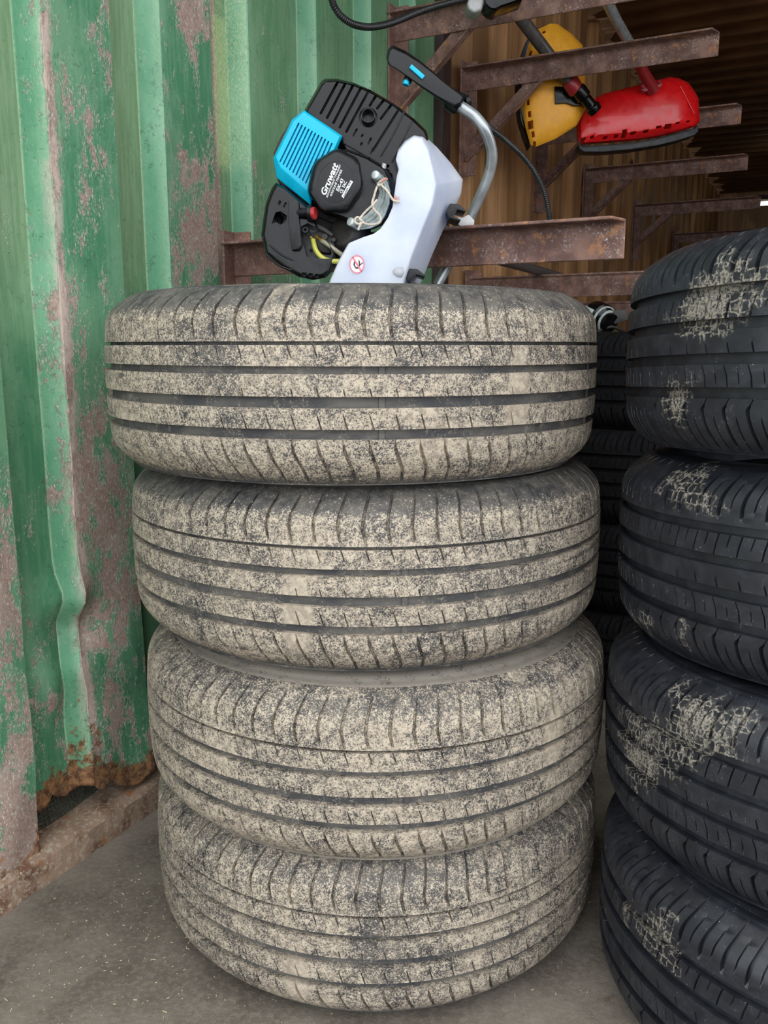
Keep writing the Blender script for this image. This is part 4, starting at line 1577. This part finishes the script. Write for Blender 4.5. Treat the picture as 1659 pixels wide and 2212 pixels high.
for k in range(16):
    a = random.uniform(-0.9, 0.9)
    L = random.uniform(8, 18)
    mb.tube([at(848, 431, 1.213), at(848 + L * 0.6 * math.cos(a), 431 + L * 0.6 * math.sin(a), 1.212), at(848 + L * math.cos(a * 1.3), 431 + L * math.sin(a * 1.3) + 2, 1.2125)], 0.0004, 4)
mb.tube(pxpath([(822, 392, 1.215), (832, 386, 1.216), (836, 388, 1.218)], 3), 0.0016, 8)
make('frayed_end', mb, 'cordred', ENG, kind='stuff', label='frayed pinkish string end')

# handle bar
HY = 1.33
mb = MB()
mb.tube(pxpath([(985, 224, HY), (1004, 236, HY), (1026, 252, HY), (1046, 278, HY), (1059, 310, HY + 0.01), (1063, 342, HY + 0.02), (1056, 378, HY + 0.03), (1040, 418, HY + 0.04), (1018, 466, HY + 0.055), (1000, 510, 1.40), (975, 560, 1.42), (945, 615, 1.42)], 6), 0.0080, 16)
make('handle_tube', mb, 'alu', ENG, label='bent silver handle tube')
mb = MB()
mb.prism([(998, 470), (1012, 462), (1026, 476), (1024, 488), (1000, 492), (984, 482), (976, 474), (990, 468)], 1.36, 1.40)
make('handle_clamp', mb, 'bracket_alloy', ENG, bevel=0.003, label='pale cast clamp on the tube')
mb = MB()
gp = [(848, 97), (839, 104), (834, 124), (838, 138), (853, 147), (876, 164), (908, 188), (940, 210), (968, 228), (984, 236), (996, 230), (1003, 212), (992, 202), (966, 182), (938, 156), (906, 130), (876, 110)]
gc = (918, 168)
inn = [(gc[0] + (x - gc[0]) * 0.975, gc[1] + (y - gc[1]) * 0.90) for x, y in gp]
mb.loft([[at(x, y, HY - 0.022) for x, y in inn], [at(x, y, HY - 0.014) for x, y in gp], [at(x, y, HY + 0.012) for x, y in gp], [at(x, y, HY + 0.018) for x, y in inn]])
grip = make('handle_grip', mb, 'plastic_matt', ENG, bevel=0.004, bseg=3, label='black plastic grip')
mb = MB()
mb.prism([(884, 146), (889, 138), (918, 163), (912, 171)], HY - 0.0265, HY - 0.015)
make('switch_slider', mb, 'cyan', grip, bevel=0.0008, label='cyan switch strip')
mb = MB()
mb.tube([at(889, 152, HY - 0.01), at(879, 176, HY - 0.012)], 0.0062, 12)
make('throttle_trigger', mb, 'plastic_matt', grip)
mb = MB()
mb.tube([at(879, 174, HY - 0.012), at(876, 184, HY - 0.013)], 0.0048, 12)
make('trigger_tip', mb, 'cyan', grip, bevel=0.0006, label='cyan tip')
mb = MB()
mb.lathe(at(984, 222, HY), (at(996, 230, HY) - at(984, 222, HY)), [(-0.014, 0.0115), (-0.010, 0.0150), (0.004, 0.0150), (0.008, 0.0125)], 20)
mb.lathe(at(996, 210, HY - 0.002), (0.4, -0.2, 0.9), [(-0.006, 0.006), (0.004, 0.006), (0.006, 0.004)], 14)
mb.lathe(at(1008, 218, HY + 0.004), (0.8, 0.3, 0.4), [(-0.004, 0.008), (0.003, 0.008), (0.006, 0.004)], 14)
make('grip_collar', mb, 'plastic_matt', ENG)


def conduit(mb, pts, r, step=0.0032):
    """corrugated hose: rings along a path"""
    P = smooth_path(pts, 14)
    L = [0]
    for a, b in zip(P[:-1], P[1:]):
        L.append(L[-1] + (b - a).length)
    n = int(L[-1] / (step / 2))
    xs = np.linspace(0, L[-1], n)
    co = [[float(np.interp(x, L, [p[i] for p in P])) for i in range(3)] for x in xs]
    rs = [r * (1.0 if k % 2 else 0.84) for k in range(n)]
    mb.tube(co, rs, 10)


mb = MB()
conduit(mb, [at(1000, 222, HY + 0.01), at(1030, 246, 1.40), at(1058, 276, 1.44), at(1098, 308, 1.44), at(1140, 350, 1.44), at(1170, 400, 1.44), at(1184, 448, 1.44), at(1186, 500, 1.44), at(1170, 560, 1.46)], 0.0045)
make('throttle_cable', mb, 'hosemat', ENG, label='black corrugated cable hanging in an arc')
mb = MB()
mb.tube([at(900, 470, 1.375), at(1000, 525, 1.75), at(1080, 562, 2.15), at(1260, 612, 3.0)], 0.0125, 16)
make('drive_shaft', mb, 'darktube', ENG, label='grey drive shaft tube')


# ================================================================== BRUSH CUTTER WITH YELLOW GUARD
def guard_shell(mb, poly, Y, depth, c, bulge=(0.0, 0.012, 0.018)):
    """domed guard plate: rim at Y, crown pushed towards the viewer, skirt running back"""
    r = []
    for s, y in ((1.0, Y + depth), (1.0, Y), (0.93, Y - bulge[1]), (0.70, Y - bulge[2]), (0.40, Y - bulge[2] * 1.12), (0.12, Y - bulge[2] * 1.15)):
        r.append([at(c[0] + (x - c[0]) * s, c[1] + (yy - c[1]) * s, y) for x, yy in poly])
    mb.loft(r)


YY = 2.50
YEL = thing('brush_cutter', at(1215, 330, YY), 'brush cutter hung with its yellow guard upright behind the dark shelf arm', 'brush cutter')
mb = MB()
# yellow guard in two leaves around the shaft opening
yp = [(1161, 64), (1188, 51), (1205, 52), (1234, 72), (1259, 98), (1264, 140), (1264, 190), (1262, 212), (1267, 232), (1245, 272), (1200, 300), (1156, 318), (1146, 312), (1135, 276), (1129, 232), (1128, 190), (1131, 148), (1143, 99)]
guard_shell(mb, yp, YY, 0.05, (1205, 190), (0, 0.010, 0.022))
yg = make('yellow_guard', mb, 'yellow', YEL, smooth=55, label='yellow plastic debris guard')
cut = MB()
for (x, y, w, h, a) in ((1170, 66, 8, 5, -0.9), (1181, 58, 8, 5, -.5), (1160, 82, 6, 10, 0.5), (1152, 104, 5, 11, .35), (1147, 128, 5, 12, 0.2), (1145, 188, 5, 12, 0), (1146, 213, 5, 13, 0), (1149, 239, 6, 13, -0.08), (1151, 262, 11, 18, -0.08), (1157, 283, 6, 13, -0.15), (1161, 303, 6, 11, -.2)):
    ca, sa = math.cos(a), math.sin(a)
    q = [(x + dx * ca - dy * sa, y + dx * sa + dy * ca) for dx, dy in ((-w / 2, -h / 2), (w / 2, -h / 2), (w / 2, h / 2), (-w / 2, h / 2))]
    cut.prism(q, YY - 0.05, YY + 0.09)
carve(yg, cut)
mb = MB()
mb.prism([(1150, 70), (1141, 98), (1129, 148), (1126, 200), (1127, 240), (1134, 282), (1146, 318), (1140, 300), (1126, 262), (1119, 220), (1119, 170), (1126, 120), (1138, 86)], YY + 0.0, YY + 0.06)
make('guard_skirt', mb, 'rubberskirt', YEL, bevel=0.002, label='black rim behind the yellow guard')
mb = MB()
mb.prism([(1198, 186), (1240, 188), (1262, 204), (1266, 226), (1240, 228), (1222, 222), (1200, 224)], YY - 0.034, YY + 0.01)
mb.lathe(at(1262, 210, YY - 0.05), (0.6, 0.2, -0.55), [(-0.05, 0.016), (-0.03, 0.016), (-0.028, 0.020), (0.0, 0.020), (0.003, 0.015), (0.03, 0.015), (0.034, 0.020), (0.05, 0.018)], 20)
make('gear_head', mb, 'plastic', YEL, bevel=0.002, label='dark gear head at the end of the shaft')
mb = MB()
mb.tube([at(1085, -30, 2.28), at(1124, 38, 2.36), at(1200, 138, 2.45), at(1246, 196, YY - 0.055)], 0.0165, 16)
make('drive_shaft', mb, 'darktube', YEL, label='grey shaft tube')
mb = MB()
mb.lathe(at(1238, 186, YY - 0.056), (0.62, 0.2, -0.75), [(-0.018, 0.019), (-0.012, 0.0215), (0.012, 0.0215), (0.018, 0.019)], 20)
make('shaft_collar', mb, 'redpaint', YEL, label='dark red collar')
mb = MB()
mb.prism([(1008, 6), (1016, -12), (1044, -14), (1048, 4), (1040, 22), (1024, 27), (1012, 20)], 1.93, 1.98)
make('handle_clamp', mb, 'bracket_alloy', YEL, bevel=0.006, bseg=3, label='white cast clamp')
mb = MB()
mb.prism([(1046, -14), (1110, -14), (1130, -2), (1100, 8), (1082, 14), (1070, 22), (1058, 18), (1046, 8)], 1.92, 1.98)
make('shaft_handle', mb, 'plastic', YEL, bevel=0.005, bseg=3)
mb = MB()
conduit(mb, [at(714, -14, 1.70), at(722, 14, 1.70), at(740, 38, 1.71), at(768, 54, 1.73), at(805, 58, 1.77), at(850, 48, 1.83), at(900, 28, 1.88), at(950, 12, 1.91), at(1010, -2, 1.94), (at(1050, 0, 1.96))], 0.0068, 0.004)
make('throttle_cable', mb, 'hosemat', YEL, label='black corrugated hose looping down from the top edge')

# ================================================================== BRUSH CUTTER WITH RED GUARD
YR = 2.58
RED = thing('brush_cutter', at(1380, 330, YR), 'brush cutter hung with its glossy red guard below the dark shelf arm', 'brush cutter')
mb = MB()
rp = [(1245, 271), (1250, 252), (1264, 232), (1284, 212), (1304, 202), (1340, 193), (1373, 185), (1412, 175), (1447, 166), (1464, 168), (1487, 178), (1500, 196), (1509, 212), (1512, 262), (1501, 274), (1460, 286), (1422, 296), (1370, 304), (1324, 308), (1285, 311), (1255, 313), (1246, 301)]
guard_shell(mb, rp, YR, 0.03, (1385, 238), (0, 0.022, 0.040))
rg = make('red_guard', mb, 'red', RED, smooth=50, label='glossy red debris guard')
cut = MB()
for (x, y, w, h) in ((1253, 289, 7, 7), (1271, 290, 9, 7), (1288, 287, 8, 6), (1317, 288, 10, 5), (1341, 285, 10, 6), (1358, 280, 11, 16), (1377, 279, 12, 6), (1405, 275, 12, 6), (1433, 266, 12, 5), (1454, 264, 16, 9), (1475, 257, 8, 4), (1500, 252, 9, 4)):
    cut.prism([(x - w / 2, y - h / 2 + 1), (x + w / 2, y - h / 2 - 1), (x + w / 2, y + h / 2 - 1), (x - w / 2, y + h / 2 + 1)], YR - 0.08, YR + 0.06)
carve(rg, cut)
mb = MB()
mb.prism([(1250, 312), (1260, 316), (1325, 311), (1370, 307), (1422, 298), (1461, 288), (1502, 276), (1509, 268), (1509, 284), (1500, 292), (1462, 304), (1420, 314), (1360, 323), (1300, 328), (1262, 328), (1252, 322)], YR - 0.012, YR + 0.04)
make('guard_skirt', mb, 'rubberskirt', RED, bevel=0.003, label='dark rubber skirt under the red guard')
mb = MB()
mb.tube([at(1300, -20, 2.30), at(1330, 42, 2.38), at(1362, 98, 2.45)], 0.0135, 16)
make('drive_shaft', mb, 'alu', RED, label='shiny metal shaft tube')
mb = MB()
mb.tube([at(1360, 96, 2.445), at(1390, 156, 2.50), at(1412, 196, 2.53)], [0.0145, 0.0145, 0.0175], 16)
make('drive_shaft', mb, 'redpaint', RED, label='red painted end of the shaft')
mb = MB()
mb.prism([(1384, 192), (1392, 184), (1426, 176), (1432, 182), (1426, 188), (1392, 198)], 2.515, 2.56)
for (x, y) in ((1388, 188), (1424, 178)):
    mb.lathe(at(x, y, 2.515), (0, -1, 0.3), [(0, 0.006), (0.006, 0.006)], 6)
make('guard_bracket', mb, 'redpaint', RED, bevel=0.0015)
for (a, b) in (((1285, 214), (1272, 262)), ((1336, 236), (1328, 284)), ((1470, 186), (1500, 246))):
    mb = MB()
    mb.tube([at(a[0], a[1], YR - 0.030), at(b[0], b[1], YR - 0.038)], 0.0015, 6)
    make('moulded_rib', mb, 'red', RED)

# ================================================================== STORED ENGINE BETWEEN THE STACKS
ST = thing('stored_engine', at(1305, 705, 2.05), 'small dark engine with bright metal rings wedged above the shaded rear stack', 'engine')
mb = MB()
ax = Vector((0.5, -0.8, -0.35))
mb.lathe(at(1300, 690, 2.02), ax, [(-0.03, 0.034), (-0.02, 0.036), (0.0, 0.036), (0.004, 0.030), (0.010, 0.030), (0.014, 0.024), (0.03, 0.022)], 24)
make('housing', mb, 'plastic', ST, label='black housing')
mb = MB()
for h, r in ((0.004, 0.033), (0.016, 0.027)):
    mb.lathe(at(1300, 690, 2.02), ax, [(h, r * 0.8), (h, r), (h + 0.004, r), (h + 0.004, r * 0.8)], 28, closed=True)
mb.tube([at(1278, 676, 2.0), at(1262, 668, 2.02)], 0.009, 12)
make('metal_ring', mb, 'steel', ST, label='bright metal rings')
mb = MB()
mb.tube(pxpath([(1290, 716, 2.0), (1320, 706, 2.0), (1345, 716, 2.02), (1360, 735, 2.05)], 5), 0.004, 8)
mb.prism([(1312, 672), (1352, 668), (1358, 690), (1330, 700), (1312, 694)], 2.0, 2.05)
make('bracket_arm', mb, 'engine', ST, bevel=0.002)

# ================================================================== LAMP at the far right
LMP = thing('ceiling_lamp', W(6.4, 1.20, 1.90), 'bright slim lamp glowing at the far right above the black tyres', 'lamp')
g = G('lamp_glow')
M['glow'] = g.set(base=(0.9, 0.9, 0.85), emit=(0.95, 1.0, 0.85), estr=2.5)
mb = MB()
a = at(1634, 440, 6.2)
b = at(1720, 437, 6.2)
mb.tube([a, b], 0.013, 12)
make('lamp_tube', mb, 'glow', LMP)
mb = MB()
mb.box((a + b) / 2 + Vector((0, 0.02, 0.035)), ((b - a).length, 0.06, 0.03))
mb.tube([(a + b) / 2 + Vector((-0.05, 0.02, 0.04)), Vector(((a.x + b.x) / 2 - 0.05, (a + b).y / 2 + 0.02, 2.07))], 0.004, 6)
make('lamp_body', mb, 'black_steel', LMP)

# ================================================================== FLOOR LITTER
mb = MB()
rr = random.Random(5)
for i in range(900):
    if i < 650:
        x, y = rr.uniform(-0.9, 0.9), rr.uniform(0.45, 1.4)
    else:
        x, y = rr.gauss(-0.33, 0.10), rr.gauss(1.0, 0.10)
    v = (Vector((x, y, 0)) - P0).dot(DN)
    if v < 0.01:
        continue
    L = rr.choice((0.001, 0.0012, 0.0015, 0.002, 0.0025, 0.005)) * rr.uniform(0.6, 1.2)
    w = rr.uniform(0.0004, 0.0009)
    a = rr.uniform(0, PI)
    R = Matrix.Rotation(a, 3, 'Z') @ Matrix.Rotation(rr.uniform(-.2, .2), 3, 'Y')
    mb.box((x, y, 0.0008), (L, w, 0.0007), R)
make('straw_litter', mb, 'straw', label='scattered straw bits and wood crumbs on the concrete', cat='litter', kind='stuff', smooth=0)
